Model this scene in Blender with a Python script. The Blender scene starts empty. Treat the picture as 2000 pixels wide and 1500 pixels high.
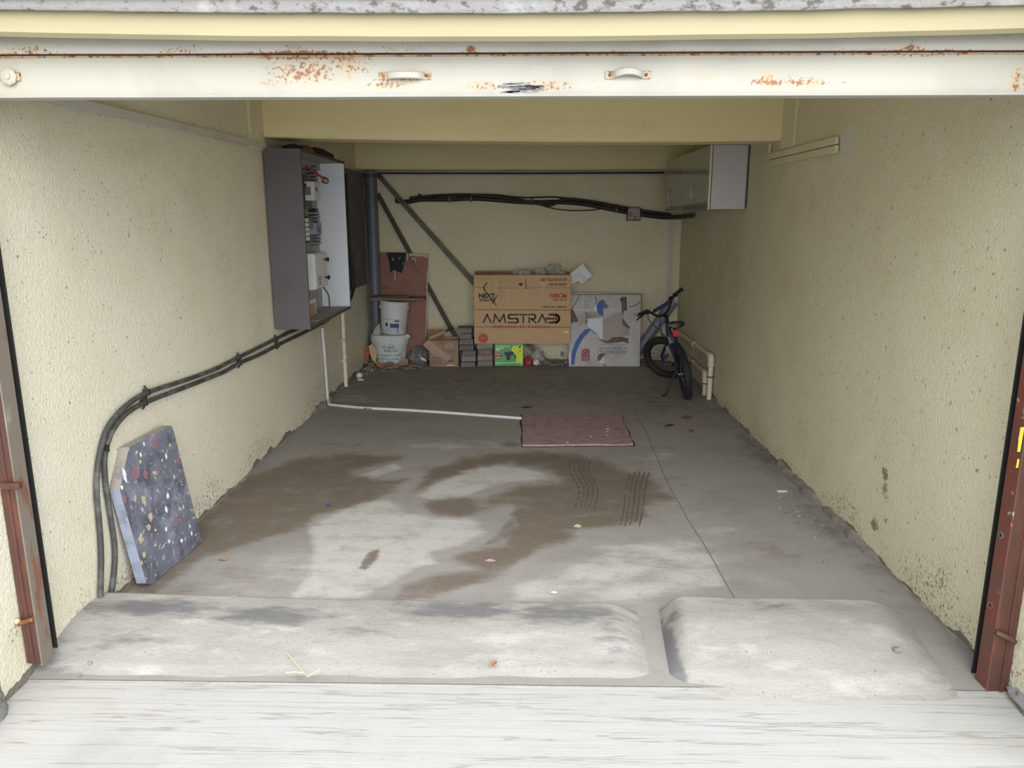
import bpy, bmesh, math, random
import numpy as np
from mathutils import Vector, Matrix, noise as mnoise

S = bpy.context.scene
COL = S.collection
R_ = random.Random(7)
PI = math.pi

# ------------------------------------------------------------------ camera, sky, light
CAM_H, FPX, VX, VY = 1.6, 1480.0, 1030.0, 422.0
PITCH = math.atan((750 - VY) / FPX)
YAW = math.atan((VX - 1000) / FPX * math.cos(PITCH))
cam = bpy.data.cameras.new('camera')
cam_o = bpy.data.objects.new('camera', cam)
COL.objects.link(cam_o)
cam.sensor_fit = 'HORIZONTAL'
cam.sensor_width = 36.0
cam.lens = 36.0 * FPX / 2000.0
cam.clip_start = 0.02
cam_o.location = (0, 0, CAM_H)
cam_o.rotation_euler = (PI / 2 - PITCH, 0, YAW)
S.camera = cam_o

world = bpy.data.worlds.new('overcast_sky')
S.world = world
world.use_nodes = True
wn = world.node_tree
wn.nodes['Background'].inputs['Color'].default_value = (0.875, 0.945, 1.0, 1)
wn.nodes['Background'].inputs['Strength'].default_value = 0.95

sun = bpy.data.lights.new('hazy_sun', 'SUN')
sun.energy = 2.9
sun.angle = math.radians(80)
sun.color = (0.985, 0.985, 1.0)
sun_o = bpy.data.objects.new('hazy_sun', sun)
COL.objects.link(sun_o)
sun_o.rotation_euler = Vector((-0.26, 0.84, -0.50)).to_track_quat('-Z', 'Y').to_euler()

S.view_settings.view_transform = 'Standard'
S.view_settings.look = 'None'
S.view_settings.gamma = 1.0
S.view_settings.use_curve_mapping = False
S.view_settings.exposure = 1.10
S.cycles.max_bounces = 10
S.cycles.diffuse_bounces = 8

# ------------------------------------------------------------------ measuring helpers (photo pixel -> point on a known plane)
_f = Vector((-math.sin(YAW) * math.cos(PITCH), math.cos(YAW) * math.cos(PITCH), -math.sin(PITCH)))
_r = Vector((math.cos(YAW), math.sin(YAW), 0))
_u = _r.cross(_f)
_C = Vector((0, 0, CAM_H))
def ray(x, y): return _f + _r * ((x - 1000) / FPX) + _u * ((750 - y) / FPX)
def atx(x, y, X): d = ray(x, y); return _C + d * (X / d.x)
def aty(x, y, Y): d = ray(x, y); return _C + d * (Y / d.y)
def atz(x, y, Z=0.0): d = ray(x, y); return _C + d * ((Z - CAM_H) / d.z)

def c(r, g, b):
    def l(v):
        v /= 255.0
        return v / 12.92 if v <= 0.04045 else ((v + 0.055) / 1.055) ** 2.4
    return (l(r), l(g), l(b), 1.0)

# ------------------------------------------------------------------ materials
class NT:
    def __init__(s, name):
        s.m = bpy.data.materials.new(name); s.m.use_nodes = True
        s.t = s.m.node_tree; s.b = s.t.nodes['Principled BSDF']
        s.co = s.t.nodes.new('ShaderNodeTexCoord').outputs['Object']
    def n(s, t, **kw):
        x = s.t.nodes.new(t)
        for k, v in kw.items(): setattr(x, k, v)
        return x
    def l(s, a, b): s.t.links.new(a, b)
    def noise(s, scale, detail=4, rough=0.55, stretch=None, seed=0, dist=0.0):
        mp = s.n('ShaderNodeMapping'); s.l(s.co, mp.inputs['Vector'])
        mp.inputs['Location'].default_value = (seed * 3.7, seed * 1.9, seed * 5.3)
        if stretch: mp.inputs['Scale'].default_value = stretch
        x = s.n('ShaderNodeTexNoise'); s.l(mp.outputs[0], x.inputs['Vector'])
        x.inputs['Scale'].default_value = scale; x.inputs['Detail'].default_value = detail
        x.inputs['Roughness'].default_value = rough; x.inputs['Distortion'].default_value = dist
        return x.outputs['Fac']
    def math(s, op, a, b=None, clamp=False):
        x = s.n('ShaderNodeMath', operation=op); x.use_clamp = clamp
        for i, v in enumerate((a, b)):
            if v is None: continue
            if isinstance(v, (int, float)): x.inputs[i].default_value = v
            else: s.l(v, x.inputs[i])
        return x.outputs[0]
    def ramp(s, v, lo, hi):
        x = s.n('ShaderNodeMapRange', interpolation_type='SMOOTHSTEP')
        s.l(v, x.inputs['Value']); x.inputs['From Min'].default_value = lo; x.inputs['From Max'].default_value = hi
        return x.outputs['Result']
    def mix(s, f, a, b):
        x = s.n('ShaderNodeMix', data_type='RGBA')
        for i, v in ((0, f), (6, a), (7, b)):
            if isinstance(v, (int, float)): x.inputs[i].default_value = v
            elif isinstance(v, tuple): x.inputs[i].default_value = v
            else: s.l(v, x.inputs[i])
        return x.outputs[2]
    def attr(s, name):
        x = s.n('ShaderNodeAttribute', attribute_name=name); return x.outputs['Fac']

MATS = {}
def mat(name, col, rough=0.6, metal=0.0, layers=(), bump=(), rnd=0.0, spec=0.5, alpha=1.0, coat=0.0, trans=0.0):
    """layers: dicts(col, scale, lo, hi, detail, stretch, attr, gain, mult, amp)   bump: (scale, strength, distance[, stretch])"""
    if name in MATS: return MATS[name]
    k = NT(name)
    cur = col
    for i, L in enumerate(layers):
        if L.get('attr') and L.get('pure'):
            v = k.attr(L['attr'])
        else:
            v = k.noise(L['scale'], L.get('detail', 5), L.get('rough', 0.6), L.get('stretch'), L.get('seed', i + 1), L.get('dist', 0))
            if L.get('attr'):
                a = k.attr(L['attr'])
                v = k.math('ADD', k.math('MULTIPLY', v, L.get('amp', 1.0)), k.math('MULTIPLY', a, L.get('gain', 1.0)))
        if L.get('ridge'): v = k.math('SUBTRACT', 1.0, k.math('MULTIPLY', k.math('ABSOLUTE', k.math('SUBTRACT', v, 0.5)), 2.0))
        f = k.ramp(v, L['lo'], L['hi'])
        if L.get('max'): f = k.math('MULTIPLY', f, L['max'])
        if L.get('mask'): f = k.math('MULTIPLY', f, k.attr(L['mask']), True)
        cur = k.mix(f, cur, L['col'])
    if rnd:
        oi = k.n('ShaderNodeObjectInfo')
        h = k.n('ShaderNodeHueSaturation')
        k.l(k.math('ADD', k.math('MULTIPLY', oi.outputs['Random'], rnd), 1 - rnd / 2), h.inputs['Value'])
        if isinstance(cur, tuple): h.inputs['Color'].default_value = cur
        else: k.l(cur, h.inputs['Color'])
        cur = h.outputs[0]
    if isinstance(cur, tuple): k.b.inputs['Base Color'].default_value = cur
    else: k.l(cur, k.b.inputs['Base Color'])
    k.b.inputs['Roughness'].default_value = rough
    k.b.inputs['Metallic'].default_value = metal
    k.b.inputs['Specular IOR Level'].default_value = spec
    k.b.inputs['Alpha'].default_value = alpha
    k.b.inputs['Coat Weight'].default_value = coat
    k.b.inputs['Transmission Weight'].default_value = trans
    prev = None
    for i, B in enumerate(bump):
        v = k.noise(B[0], 6, 0.66, B[3] if len(B) > 3 else None, 11 + i)
        bn = k.n('ShaderNodeBump'); bn.inputs['Strength'].default_value = B[1]; bn.inputs['Distance'].default_value = B[2]
        k.l(v, bn.inputs['Height'])
        if prev: k.l(prev, bn.inputs['Normal'])
        prev = bn.outputs[0]
    if prev: k.l(prev, k.b.inputs['Normal'])
    MATS[name] = k.m
    return k.m

CREAM = (0.735, 0.68, 0.495, 1)
M = {}
for key_, nm_, C1, C2, C3 in (('plaster', 'cream_roughcast_plaster', CREAM, (0.68, 0.615, 0.425, 1), (0.76, 0.72, 0.57, 1)), ('plaster_left', 'daylit_cream_roughcast_plaster', (0.745, 0.705, 0.565, 1), (0.70, 0.65, 0.49, 1), (0.77, 0.75, 0.66, 1))):  # same plaster twice: left wall's direct daylight is put into a paler colour
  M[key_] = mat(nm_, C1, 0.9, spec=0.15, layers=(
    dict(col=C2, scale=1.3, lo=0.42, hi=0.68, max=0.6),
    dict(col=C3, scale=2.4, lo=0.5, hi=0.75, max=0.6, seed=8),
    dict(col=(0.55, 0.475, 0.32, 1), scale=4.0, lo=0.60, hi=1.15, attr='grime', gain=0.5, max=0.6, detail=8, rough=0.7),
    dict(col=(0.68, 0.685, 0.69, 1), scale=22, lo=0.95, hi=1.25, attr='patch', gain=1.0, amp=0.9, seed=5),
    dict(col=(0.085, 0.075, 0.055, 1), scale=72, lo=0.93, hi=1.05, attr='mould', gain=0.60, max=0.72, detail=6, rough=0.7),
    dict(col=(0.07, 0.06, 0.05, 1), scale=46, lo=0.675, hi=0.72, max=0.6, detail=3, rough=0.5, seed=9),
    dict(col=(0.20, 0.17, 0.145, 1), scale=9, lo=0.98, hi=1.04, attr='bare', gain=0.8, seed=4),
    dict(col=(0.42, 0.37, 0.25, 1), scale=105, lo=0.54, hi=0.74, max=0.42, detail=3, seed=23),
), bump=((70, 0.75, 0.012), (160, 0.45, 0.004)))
M['beam'] = mat('cream_smooth_plaster', (0.72, 0.645, 0.40, 1), 0.85, spec=0.15, layers=(
    dict(col=(0.65, 0.565, 0.34, 1), scale=2.0, lo=0.45, hi=0.7, max=0.6, stretch=(0.5, 1, 2.5)),
    dict(col=(0.80, 0.70, 0.42, 1), scale=5.0, lo=0.55, hi=0.75, max=0.5, stretch=(0.3, 1, 3)),
    dict(col=(0.40, 0.31, 0.16, 1), scale=14, lo=0.66, hi=0.78, max=0.35, stretch=(0.3, 1, 3), seed=6),
), bump=((12, 0.25, 0.012, (0.5, 1, 2)), (70, 0.15, 0.004)))
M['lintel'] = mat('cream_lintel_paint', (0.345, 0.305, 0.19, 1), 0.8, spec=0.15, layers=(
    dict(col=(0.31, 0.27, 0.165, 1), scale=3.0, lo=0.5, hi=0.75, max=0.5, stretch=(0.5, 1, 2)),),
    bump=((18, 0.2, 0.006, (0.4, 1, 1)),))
M['cement'] = mat('grey_cement_render', (0.28, 0.272, 0.26, 1), 0.95, spec=0.1, layers=(
    dict(col=(0.09, 0.08, 0.07, 1), scale=42, lo=0.52, hi=0.64, max=0.8, stretch=(0.6, 1, 1)),
    dict(col=(0.44, 0.435, 0.425, 1), scale=6, lo=0.5, hi=0.7, max=0.7, seed=5),), bump=((60, 0.6, 0.01),))
M['white_slab'] = mat('white_slab_paint', (0.78, 0.78, 0.77, 1), 0.8)
M['floor'] = mat('garage_concrete', (0.305, 0.285, 0.268, 1), 0.78, spec=0.25, layers=(
    dict(col=(0.245, 0.23, 0.212, 1), scale=2.6, lo=0.45, hi=0.68, max=0.7, stretch=(0.7, 1.4, 1)),
    dict(col=(0.47, 0.46, 0.435, 1), scale=7, lo=0.98, hi=1.70, attr='pale', gain=0.8, amp=1.6, max=0.95, stretch=(0.6, 1.3, 1)),
    dict(col=(0.150, 0.120, 0.090, 1), scale=5.5, lo=1.02, hi=1.66, attr='brown', gain=0.84, amp=1.6, max=0.92, detail=9, rough=0.72, stretch=(0.8, 1.4, 1), seed=12),
    dict(col=(0.125, 0.112, 0.092, 1), scale=8, lo=0.98, hi=1.66, attr='dark', gain=0.82, amp=1.6, max=0.85, detail=9, rough=0.72, seed=14),
    dict(col=(0.215, 0.195, 0.175, 1), scale=6.5, lo=0.50, hi=0.72, max=0.55, detail=9, rough=0.75, seed=31),
    dict(col=(0.19, 0.165, 0.14, 1), scale=26, lo=0.56, hi=0.80, max=0.45, stretch=(0.4, 1.6, 1), seed=3),
    dict(col=(0.17, 0.155, 0.14, 1), scale=120, lo=0.50, hi=0.72, max=0.4, detail=3, seed=41, stretch=(0.7, 1.3, 1)),
    dict(col=(0.55, 0.53, 0.5, 1), scale=70, lo=0.68, hi=0.76, max=0.5, detail=2, seed=7),
), bump=((14, 0.12, 0.006, (0.6, 1.4, 1)), (130, 0.12, 0.002)))
M['hump'] = mat('threshold_mortar', (0.325, 0.308, 0.284, 1), 0.85, spec=0.2, layers=(
    dict(col=(0.27, 0.255, 0.234, 1), scale=5, lo=0.42, hi=0.66, max=0.8, stretch=(0.5, 1.5, 1)),
    dict(col=(0.44, 0.43, 0.41, 1), scale=9, lo=0.5, hi=0.72, max=0.6, seed=9, stretch=(0.5, 1.4, 1)),
    dict(col=(0.135, 0.135, 0.138, 1), scale=16, lo=0.66, hi=1.05, attr='scuff', gain=0.66, max=0.85, detail=7, stretch=(0.5, 1.5, 1), seed=4),
    dict(col=(0.12, 0.11, 0.09, 1), scale=80, lo=0.64, hi=0.72, max=0.6, detail=3, seed=2),
    dict(col=(0.19, 0.18, 0.165, 1), scale=110, lo=0.54, hi=0.74, max=0.4, detail=3, seed=43),
), bump=((9, 0.35, 0.014), (70, 0.4, 0.005, (0.5, 1.5, 1))))
M['road'] = mat('brushed_concrete_drive', (0.425, 0.412, 0.392, 1), 0.8, spec=0.2, layers=(
    dict(col=(0.33, 0.32, 0.305, 1), scale=1.8, lo=0.48, hi=0.72, max=0.6),
    dict(col=(0.44, 0.435, 0.43, 1), scale=3.5, lo=0.5, hi=0.72, max=0.6, seed=6),
    dict(col=(0.20, 0.185, 0.16, 1), scale=9, lo=0.975, hi=0.995, max=0.5, stretch=(0.05, 1.5, 1), detail=4, seed=7, ridge=1),
    dict(col=(0.28, 0.265, 0.235, 1), scale=9, lo=0.98, hi=0.997, max=0.35, stretch=(0.07, 2.1, 1), detail=6, seed=17, ridge=1),
    dict(col=(0.36, 0.35, 0.33, 1), scale=26, lo=0.60, hi=0.78, max=0.2, stretch=(0.25, 1.3, 1), detail=8, seed=21),
    dict(col=(0.16, 0.15, 0.13, 1), scale=45, lo=0.68, hi=0.76, max=0.4, detail=3, seed=8),
), bump=((26, 0.28, 0.006, (0.06, 1.6, 1)), (90, 0.2, 0.003)))

def rust_metal(name, col, amount, colr=(0.30, 0.105, 0.022, 1), stretch=None, rough=0.5):
    return mat(name, col, rough, layers=(
        dict(col=tuple(x * 0.82 for x in col[:3]) + (1,), scale=4, lo=0.45, hi=0.7, max=0.6, stretch=stretch),
        dict(col=(0.50, 0.30, 0.11, 1), scale=14, lo=0.66, hi=0.95, attr='rusty', gain=0.42, amp=1.0, max=0.42, detail=8, rough=0.75, seed=13),
        dict(col=(0.23, 0.075, 0.018, 1), scale=95, lo=0.785, hi=0.85, attr='rusty', gain=0.40, amp=1.0, max=0.9, detail=6, rough=0.7, seed=14),
        dict(col=(0.50, 0.30, 0.11, 1), scale=9, lo=0.62 - amount, hi=0.80 - amount, max=0.45, detail=7, stretch=stretch, seed=3),
        dict(col=colr, scale=32, lo=0.70 - amount, hi=0.76 - amount, max=0.85, detail=6, rough=0.7, stretch=stretch, seed=4),
        dict(col=(0.07, 0.035, 0.015, 1), scale=60, lo=0.73 - amount, hi=0.79 - amount, max=0.8, detail=4, seed=5)),
        bump=((30, 0.12, 0.003),))
M['shutter_white'] = rust_metal('white_shutter_enamel', (0.40, 0.382, 0.32, 1), 0.0)
M['shutter_lath'] = rust_metal('grey_shutter_lath', (0.56, 0.545, 0.50, 1), 0.015)
M['shutter_rusty'] = rust_metal('rusted_shutter_edge', (0.42, 0.34, 0.24, 1), 0.17)
M['rust'] = rust_metal('heavy_rust', (0.16, 0.055, 0.02, 1), 0.16)
M['lip'] = rust_metal('shutter_lip_paint', (0.40, 0.385, 0.35, 1), 0.02)
M['guide_brown'] = mat('oxide_brown_paint', (0.075, 0.031, 0.024, 1), 0.45, layers=(
    dict(col=(0.13, 0.045, 0.028, 1), scale=12, lo=0.45, hi=0.7, max=0.8, stretch=(2, 2, 0.5)),
    dict(col=(0.07, 0.030, 0.022, 1), scale=9, lo=0.55, hi=0.7, max=0.8, seed=4),
    dict(col=(0.42, 0.37, 0.31, 1), scale=22, lo=0.69, hi=0.73, max=0.8, seed=6)), bump=((60, 0.25, 0.003),))
M['guide_red'] = mat('rubbed_red_edge', (0.15, 0.043, 0.03, 1), 0.5, layers=(
    dict(col=(0.10, 0.055, 0.045, 1), scale=10, lo=0.45, hi=0.65, max=0.9),
    dict(col=(0.40, 0.36, 0.31, 1), scale=16, lo=0.62, hi=0.68, max=0.9, seed=6)), bump=((60, 0.25, 0.003),))
M['guide_grey'] = mat('worn_grey_steel', (0.18, 0.155, 0.125, 1), 0.55, layers=(
    dict(col=(0.19, 0.075, 0.045, 1), scale=11, lo=0.52, hi=0.64, max=0.9, stretch=(2, 2, 0.6)),
    dict(col=(0.27, 0.25, 0.225, 1), scale=7, lo=0.6, hi=0.7, max=0.8, seed=6)), bump=((60, 0.2, 0.003),))
M['black_slot'] = mat('dark_slot_paint', (0.012, 0.010, 0.009, 1), 0.8)
M['black_rubber'] = mat('black_rubber', (0.018, 0.018, 0.02, 1), 0.7, bump=((90, 0.3, 0.002),))
M['black_plastic'] = mat('black_plastic', (0.016, 0.016, 0.018, 1), 0.4)
M['cable'] = mat('dusty_black_cable', (0.045, 0.045, 0.042, 1), 0.7, layers=(
    dict(col=(0.14, 0.135, 0.125, 1), scale=14, lo=0.42, hi=0.72, max=0.8),), bump=((60, 0.2, 0.002),))
M['cable_far'] = mat('sooty_black_cable', (0.018, 0.016, 0.015, 1), 0.6, layers=(
    dict(col=(0.08, 0.06, 0.05, 1), scale=8, lo=0.55, hi=0.7, max=0.6),))
M['clip'] = mat('black_cable_clip', (0.015, 0.015, 0.015, 1), 0.6)
M['slate'] = mat('paint_spattered_slate', (0.13, 0.138, 0.175, 1), 0.55, spec=0.4, layers=(
    dict(col=(0.25, 0.27, 0.34, 1), scale=5.5, lo=0.45, hi=0.7, max=0.9, detail=8, rough=0.75),
    dict(col=(0.06, 0.062, 0.08, 1), scale=8, lo=0.5, hi=0.66, max=0.8, detail=8, seed=5),
    dict(col=(0.33, 0.17, 0.16, 1), scale=8, lo=0.60, hi=0.72, max=0.55, detail=8, seed=6),
    dict(col=(0.42, 0.38, 0.32, 1), scale=42, lo=0.60, hi=0.68, max=0.8, detail=4, seed=8),
    dict(col=(0.58, 0.59, 0.62, 1), scale=30, lo=0.64, hi=0.68, max=0.9, detail=6, seed=9),
), bump=((25, 0.25, 0.004),))
M['slate_edge'] = mat('pale_slate_edge', (0.30, 0.33, 0.41, 1), 0.6, layers=(
    dict(col=(0.19, 0.20, 0.25, 1), scale=7, lo=0.48, hi=0.66, max=0.8),
    dict(col=(0.46, 0.47, 0.50, 1), scale=16, lo=0.6, hi=0.7, max=0.7, seed=5)), bump=((30, 0.3, 0.004),))
M['slate_tan'] = mat('tan_broken_slate', (0.30, 0.265, 0.235, 1), 0.8, layers=(
    dict(col=(0.20, 0.18, 0.17, 1), scale=12, lo=0.45, hi=0.65),), bump=((30, 0.4, 0.005),))
M['ochre_drip'] = mat('ochre_paint_drip', (0.50, 0.40, 0.25, 1), 0.6, layers=(dict(col=(0.25, 0.23, 0.22, 1), scale=60, lo=0.5, hi=0.62, max=0.8),))
M['red_drip'] = mat('red_paint_drip', (0.36, 0.10, 0.11, 1), 0.6, layers=(dict(col=(0.17, 0.15, 0.19, 1), scale=55, lo=0.42, hi=0.58, max=0.9),))
M['white_drip'] = mat('white_paint_drip', (0.72, 0.74, 0.78, 1), 0.5)
M['lam_grey'] = mat('charcoal_laminate', (0.105, 0.098, 0.104, 1), 0.55, spec=0.3, layers=(
    dict(col=(0.09, 0.084, 0.088, 1), scale=3, lo=0.45, hi=0.7),))
M['lam_white'] = mat('white_laminate', (0.70, 0.74, 0.79, 1), 0.4, layers=(
    dict(col=(0.60, 0.635, 0.67, 1), scale=1.6, lo=0.45, hi=0.75, max=0.5),))
M['lam_dusty'] = mat('dusty_grey_board', (0.33, 0.325, 0.315, 1), 0.75, layers=(
    dict(col=(0.43, 0.405, 0.36, 1), scale=6, lo=0.5, hi=0.7, stretch=(3, 0.6, 1)),
    dict(col=(0.20, 0.19, 0.175, 1), scale=13, lo=0.58, hi=0.7, max=0.7, seed=5)))
M['lam_edge'] = mat('dark_board_edge', (0.075, 0.070, 0.068, 1), 0.6)
M['cab_side'] = mat('pale_grey_laminate', (0.48, 0.48, 0.49, 1), 0.45, layers=(
    dict(col=(0.42, 0.42, 0.43, 1), scale=2, lo=0.45, hi=0.7),))
M['cab_door'] = mat('glossy_grey_laminate', (0.33, 0.33, 0.31, 1), 0.10, spec=0.6, coat=0.3)
M['cab_edge'] = mat('cream_edge_band', (0.62, 0.57, 0.44, 1), 0.5)
M['chrome'] = mat('dull_chrome', (0.42, 0.42, 0.41, 1), 0.25, metal=0.9)
M['steel'] = mat('grey_steel', (0.30, 0.30, 0.30, 1), 0.35, metal=0.8)
M['white_enamel'] = mat('white_enamel_box', (0.70, 0.72, 0.74, 1), 0.4)
M['white_plastic'] = mat('white_plastic', (0.68, 0.68, 0.67, 1), 0.45)
M['duct_grey'] = mat('grey_slotted_duct', (0.30, 0.30, 0.35, 1), 0.6)
M['red_wire'] = mat('red_wire', (0.38, 0.035, 0.03, 1), 0.5)
M['brass'] = mat('aged_brass', (0.30, 0.24, 0.14, 1), 0.4, metal=0.6)
M['ink_grey'] = mat('grey_print', (0.17, 0.17, 0.18, 1), 0.6)
M['pvc_grey'] = mat('grey_pvc_pipe', (0.135, 0.145, 0.175, 1), 0.45, layers=(
    dict(col=(0.10, 0.105, 0.125, 1), scale=3, lo=0.45, hi=0.7),
    dict(col=(0.25, 0.25, 0.26, 1), scale=30, lo=0.70, hi=0.75, max=0.6, seed=4)))
M['pvc_blue'] = mat('blue_grey_pvc_pipe', (0.22, 0.235, 0.30, 1), 0.45)
M['pvc_cream'] = mat('cream_painted_pvc', (0.66, 0.61, 0.46, 1), 0.5, layers=(
    dict(col=(0.50, 0.45, 0.32, 1), scale=9, lo=0.5, hi=0.7, max=0.7),
    dict(col=(0.07, 0.06, 0.05, 1), scale=40, lo=0.70, hi=0.75, max=0.7, seed=4)))
M['pvc_white'] = mat('white_conduit', (0.60, 0.60, 0.63, 1), 0.5, layers=(
    dict(col=(0.40, 0.39, 0.38, 1), scale=7, lo=0.52, hi=0.72, max=0.7),))
M['trunk_grey'] = mat('painted_trunking', (0.52, 0.505, 0.475, 1), 0.6, layers=(
    dict(col=(0.45, 0.43, 0.38, 1), scale=4, lo=0.5, hi=0.7, max=0.7),))
M['asbestos'] = mat('grey_cement_board', (0.115, 0.115, 0.11, 1), 0.9, layers=(
    dict(col=(0.17, 0.165, 0.155, 1), scale=5, lo=0.48, hi=0.7), dict(col=(0.06, 0.06, 0.06, 1), scale=13, lo=0.64, hi=0.72, max=0.7)), bump=((40, 0.2, 0.003),))
M['iron_dark'] = mat('dark_angle_iron', (0.05, 0.037, 0.030, 1), 0.6, layers=(
    dict(col=(0.12, 0.06, 0.045, 1), scale=9, lo=0.5, hi=0.7), dict(col=(0.45, 0.45, 0.44, 1), scale=17, lo=0.70, hi=0.72, max=0.9, seed=5)))
M['iron_grey'] = mat('grey_steel_conduit', (0.15, 0.15, 0.145, 1), 0.45, metal=0.3, layers=(
    dict(col=(0.08, 0.075, 0.07, 1), scale=7, lo=0.5, hi=0.7),))
M['ply_red'] = mat('red_brown_plyboard', (0.27, 0.125, 0.088, 1), 0.65, layers=(
    dict(col=(0.21, 0.098, 0.068, 1), scale=4, lo=0.45, hi=0.7),
    dict(col=(0.11, 0.08, 0.05, 1), scale=6, lo=0.62, hi=0.72, max=0.8, stretch=(0.6, 1, 2), seed=7)))
M['ply_torn'] = mat('torn_ply_backing', (0.50, 0.44, 0.33, 1), 0.8)
M['wood_dark'] = mat('weathered_plank', (0.18, 0.135, 0.095, 1), 0.8, layers=(
    dict(col=(0.26, 0.20, 0.14, 1), scale=6, lo=0.45, hi=0.65, stretch=(0.4, 3, 3)),), bump=((20, 0.2, 0.003, (0.3, 3, 3)),))
M['wood_orange'] = mat('orange_brown_board', (0.33, 0.14, 0.06, 1), 0.7, layers=(
    dict(col=(0.14, 0.055, 0.025, 1), scale=8, lo=0.45, hi=0.65),))
M['wood_pale'] = mat('pale_timber', (0.40, 0.27, 0.20, 1), 0.7, layers=(
    dict(col=(0.30, 0.18, 0.12, 1), scale=12, lo=0.5, hi=0.7, stretch=(0.4, 2, 2)),))
M['bucket'] = mat('dirty_white_bucket', (0.62, 0.64, 0.66, 1), 0.45, layers=(
    dict(col=(0.36, 0.36, 0.34, 1), scale=7, lo=0.52, hi=0.72, max=0.8),
    dict(col=(0.68, 0.70, 0.74, 1), scale=5, lo=0.55, hi=0.7, max=0.8, seed=7)))
M['bucket_print'] = mat('violet_print', (0.065, 0.055, 0.16, 1), 0.5)
M['bucket_pale'] = mat('pale_blue_print', (0.42, 0.50, 0.62, 1), 0.5)
M['sack'] = mat('white_woven_sack', (0.60, 0.63, 0.62, 1), 0.75, layers=(
    dict(col=(0.44, 0.46, 0.45, 1), scale=9, lo=0.52, hi=0.7, max=0.8),
    dict(col=(0.30, 0.42, 0.30, 1), scale=6, lo=0.64, hi=0.74, max=0.6, seed=5)), bump=((22, 0.35, 0.01), (180, 0.2, 0.002)))
M['sack_ink'] = mat('faded_teal_print', (0.12, 0.25, 0.25, 1), 0.7, layers=(
    dict(col=(0.36, 0.44, 0.43, 1), scale=40, lo=0.5, hi=0.62, max=0.8),))
M['carton'] = mat('tan_cardboard', (0.56, 0.375, 0.205, 1), 0.75, layers=(
    dict(col=(0.49, 0.32, 0.17, 1), scale=2.2, lo=0.45, hi=0.7, max=0.8),
    dict(col=(0.64, 0.46, 0.28, 1), scale=4, lo=0.6, hi=0.78, max=0.6, seed=5)))
M['carton_fold'] = mat('dark_fold_brown', (0.17, 0.10, 0.055, 1), 0.8)  # dark brown for fold lines, flap, slits, clips and rag
M['tape'] = mat('brown_parcel_tape', (0.40, 0.235, 0.115, 1), 0.35)
M['carton_dark'] = mat('brown_cardboard', (0.34, 0.235, 0.165, 1), 0.8, layers=(
    dict(col=(0.29, 0.20, 0.14, 1), scale=5, lo=0.45, hi=0.7),))
M['strip_card'] = mat('plain_cardboard', (0.42, 0.31, 0.22, 1), 0.8)
M['carton_brown_print'] = mat('carton_brown_print', (0.10, 0.055, 0.038, 1), 0.8)
M['carton_label'] = mat('pale_brown_panel', (0.39, 0.275, 0.20, 1), 0.8)
M['ink_black'] = mat('black_print', (0.018, 0.014, 0.013, 1), 0.6)
M['ink_brown'] = mat('brown_print', (0.13, 0.075, 0.04, 1), 0.7)
M['ink_red'] = mat('red_print', (0.45, 0.055, 0.035, 1), 0.6)
M['ink_maroon'] = mat('maroon_print', (0.24, 0.03, 0.035, 1), 0.6)
M['weather_board'] = mat('weathered_white_card', (0.50, 0.495, 0.485, 1), 0.8, layers=(
    dict(col=(0.38, 0.36, 0.34, 1), scale=5, lo=0.48, hi=0.7, max=0.9),
    dict(col=(0.50, 0.51, 0.54, 1), scale=3, lo=0.5, hi=0.7, max=0.7, seed=5),
    dict(col=(0.12, 0.10, 0.09, 1), scale=34, lo=0.68, hi=0.74, max=0.6, seed=7)))
M['torn_brown'] = mat('torn_brown_card', (0.19, 0.125, 0.095, 1), 0.85, layers=(
    dict(col=(0.13, 0.085, 0.065, 1), scale=14, lo=0.45, hi=0.65),))
M['torn_white'] = mat('torn_white_paper', (0.66, 0.69, 0.75, 1), 0.7)
M['torn_grey'] = mat('bare_grey_card', (0.40, 0.37, 0.33, 1), 0.8, layers=(
    dict(col=(0.27, 0.23, 0.20, 1), scale=5, lo=0.5, hi=0.7, max=0.8),))
M['blue_art'] = mat('blue_print', (0.045, 0.115, 0.36, 1), 0.6, layers=(
    dict(col=(0.09, 0.14, 0.27, 1), scale=9, lo=0.5, hi=0.68),))
M['olive_art'] = mat('olive_print', (0.20, 0.16, 0.08, 1), 0.7)
M['stamp_red'] = mat('faded_red_print', (0.33, 0.085, 0.085, 1), 0.7)
M['foam'] = mat('white_foam', (0.72, 0.74, 0.78, 1), 0.8, bump=((60, 0.15, 0.003),))
M['brick'] = mat('grey_paver', (0.21, 0.19, 0.178, 1), 0.9, rnd=0.5, layers=(
    dict(col=(0.30, 0.275, 0.255, 1), scale=11, lo=0.48, hi=0.68), dict(col=(0.25, 0.14, 0.125, 1), scale=5, lo=0.6, hi=0.75, max=0.7, seed=6)), bump=((45, 0.5, 0.005),))
M['brick_red'] = mat('reddish_paver', (0.24, 0.16, 0.145, 1), 0.9, layers=(
    dict(col=(0.28, 0.24, 0.225, 1), scale=9, lo=0.5, hi=0.7),), bump=((45, 0.5, 0.005),))
M['green_box'] = mat('green_gift_carton', (0.10, 0.36, 0.105, 1), 0.4, layers=(
    dict(col=(0.22, 0.48, 0.25, 1), scale=5, lo=0.5, hi=0.7),))
M['lime_box'] = mat('lime_carton_panel', (0.62, 0.78, 0.02, 1), 0.4)
M['pale_green'] = mat('pale_green_print', (0.48, 0.66, 0.50, 1), 0.5)
M['navy'] = mat('navy_print', (0.02, 0.022, 0.05, 1), 0.5)
M['red_pack'] = mat('red_wrapper', (0.40, 0.045, 0.06, 1), 0.4, layers=(
    dict(col=(0.55, 0.35, 0.36, 1), scale=25, lo=0.58, hi=0.66),))
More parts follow.
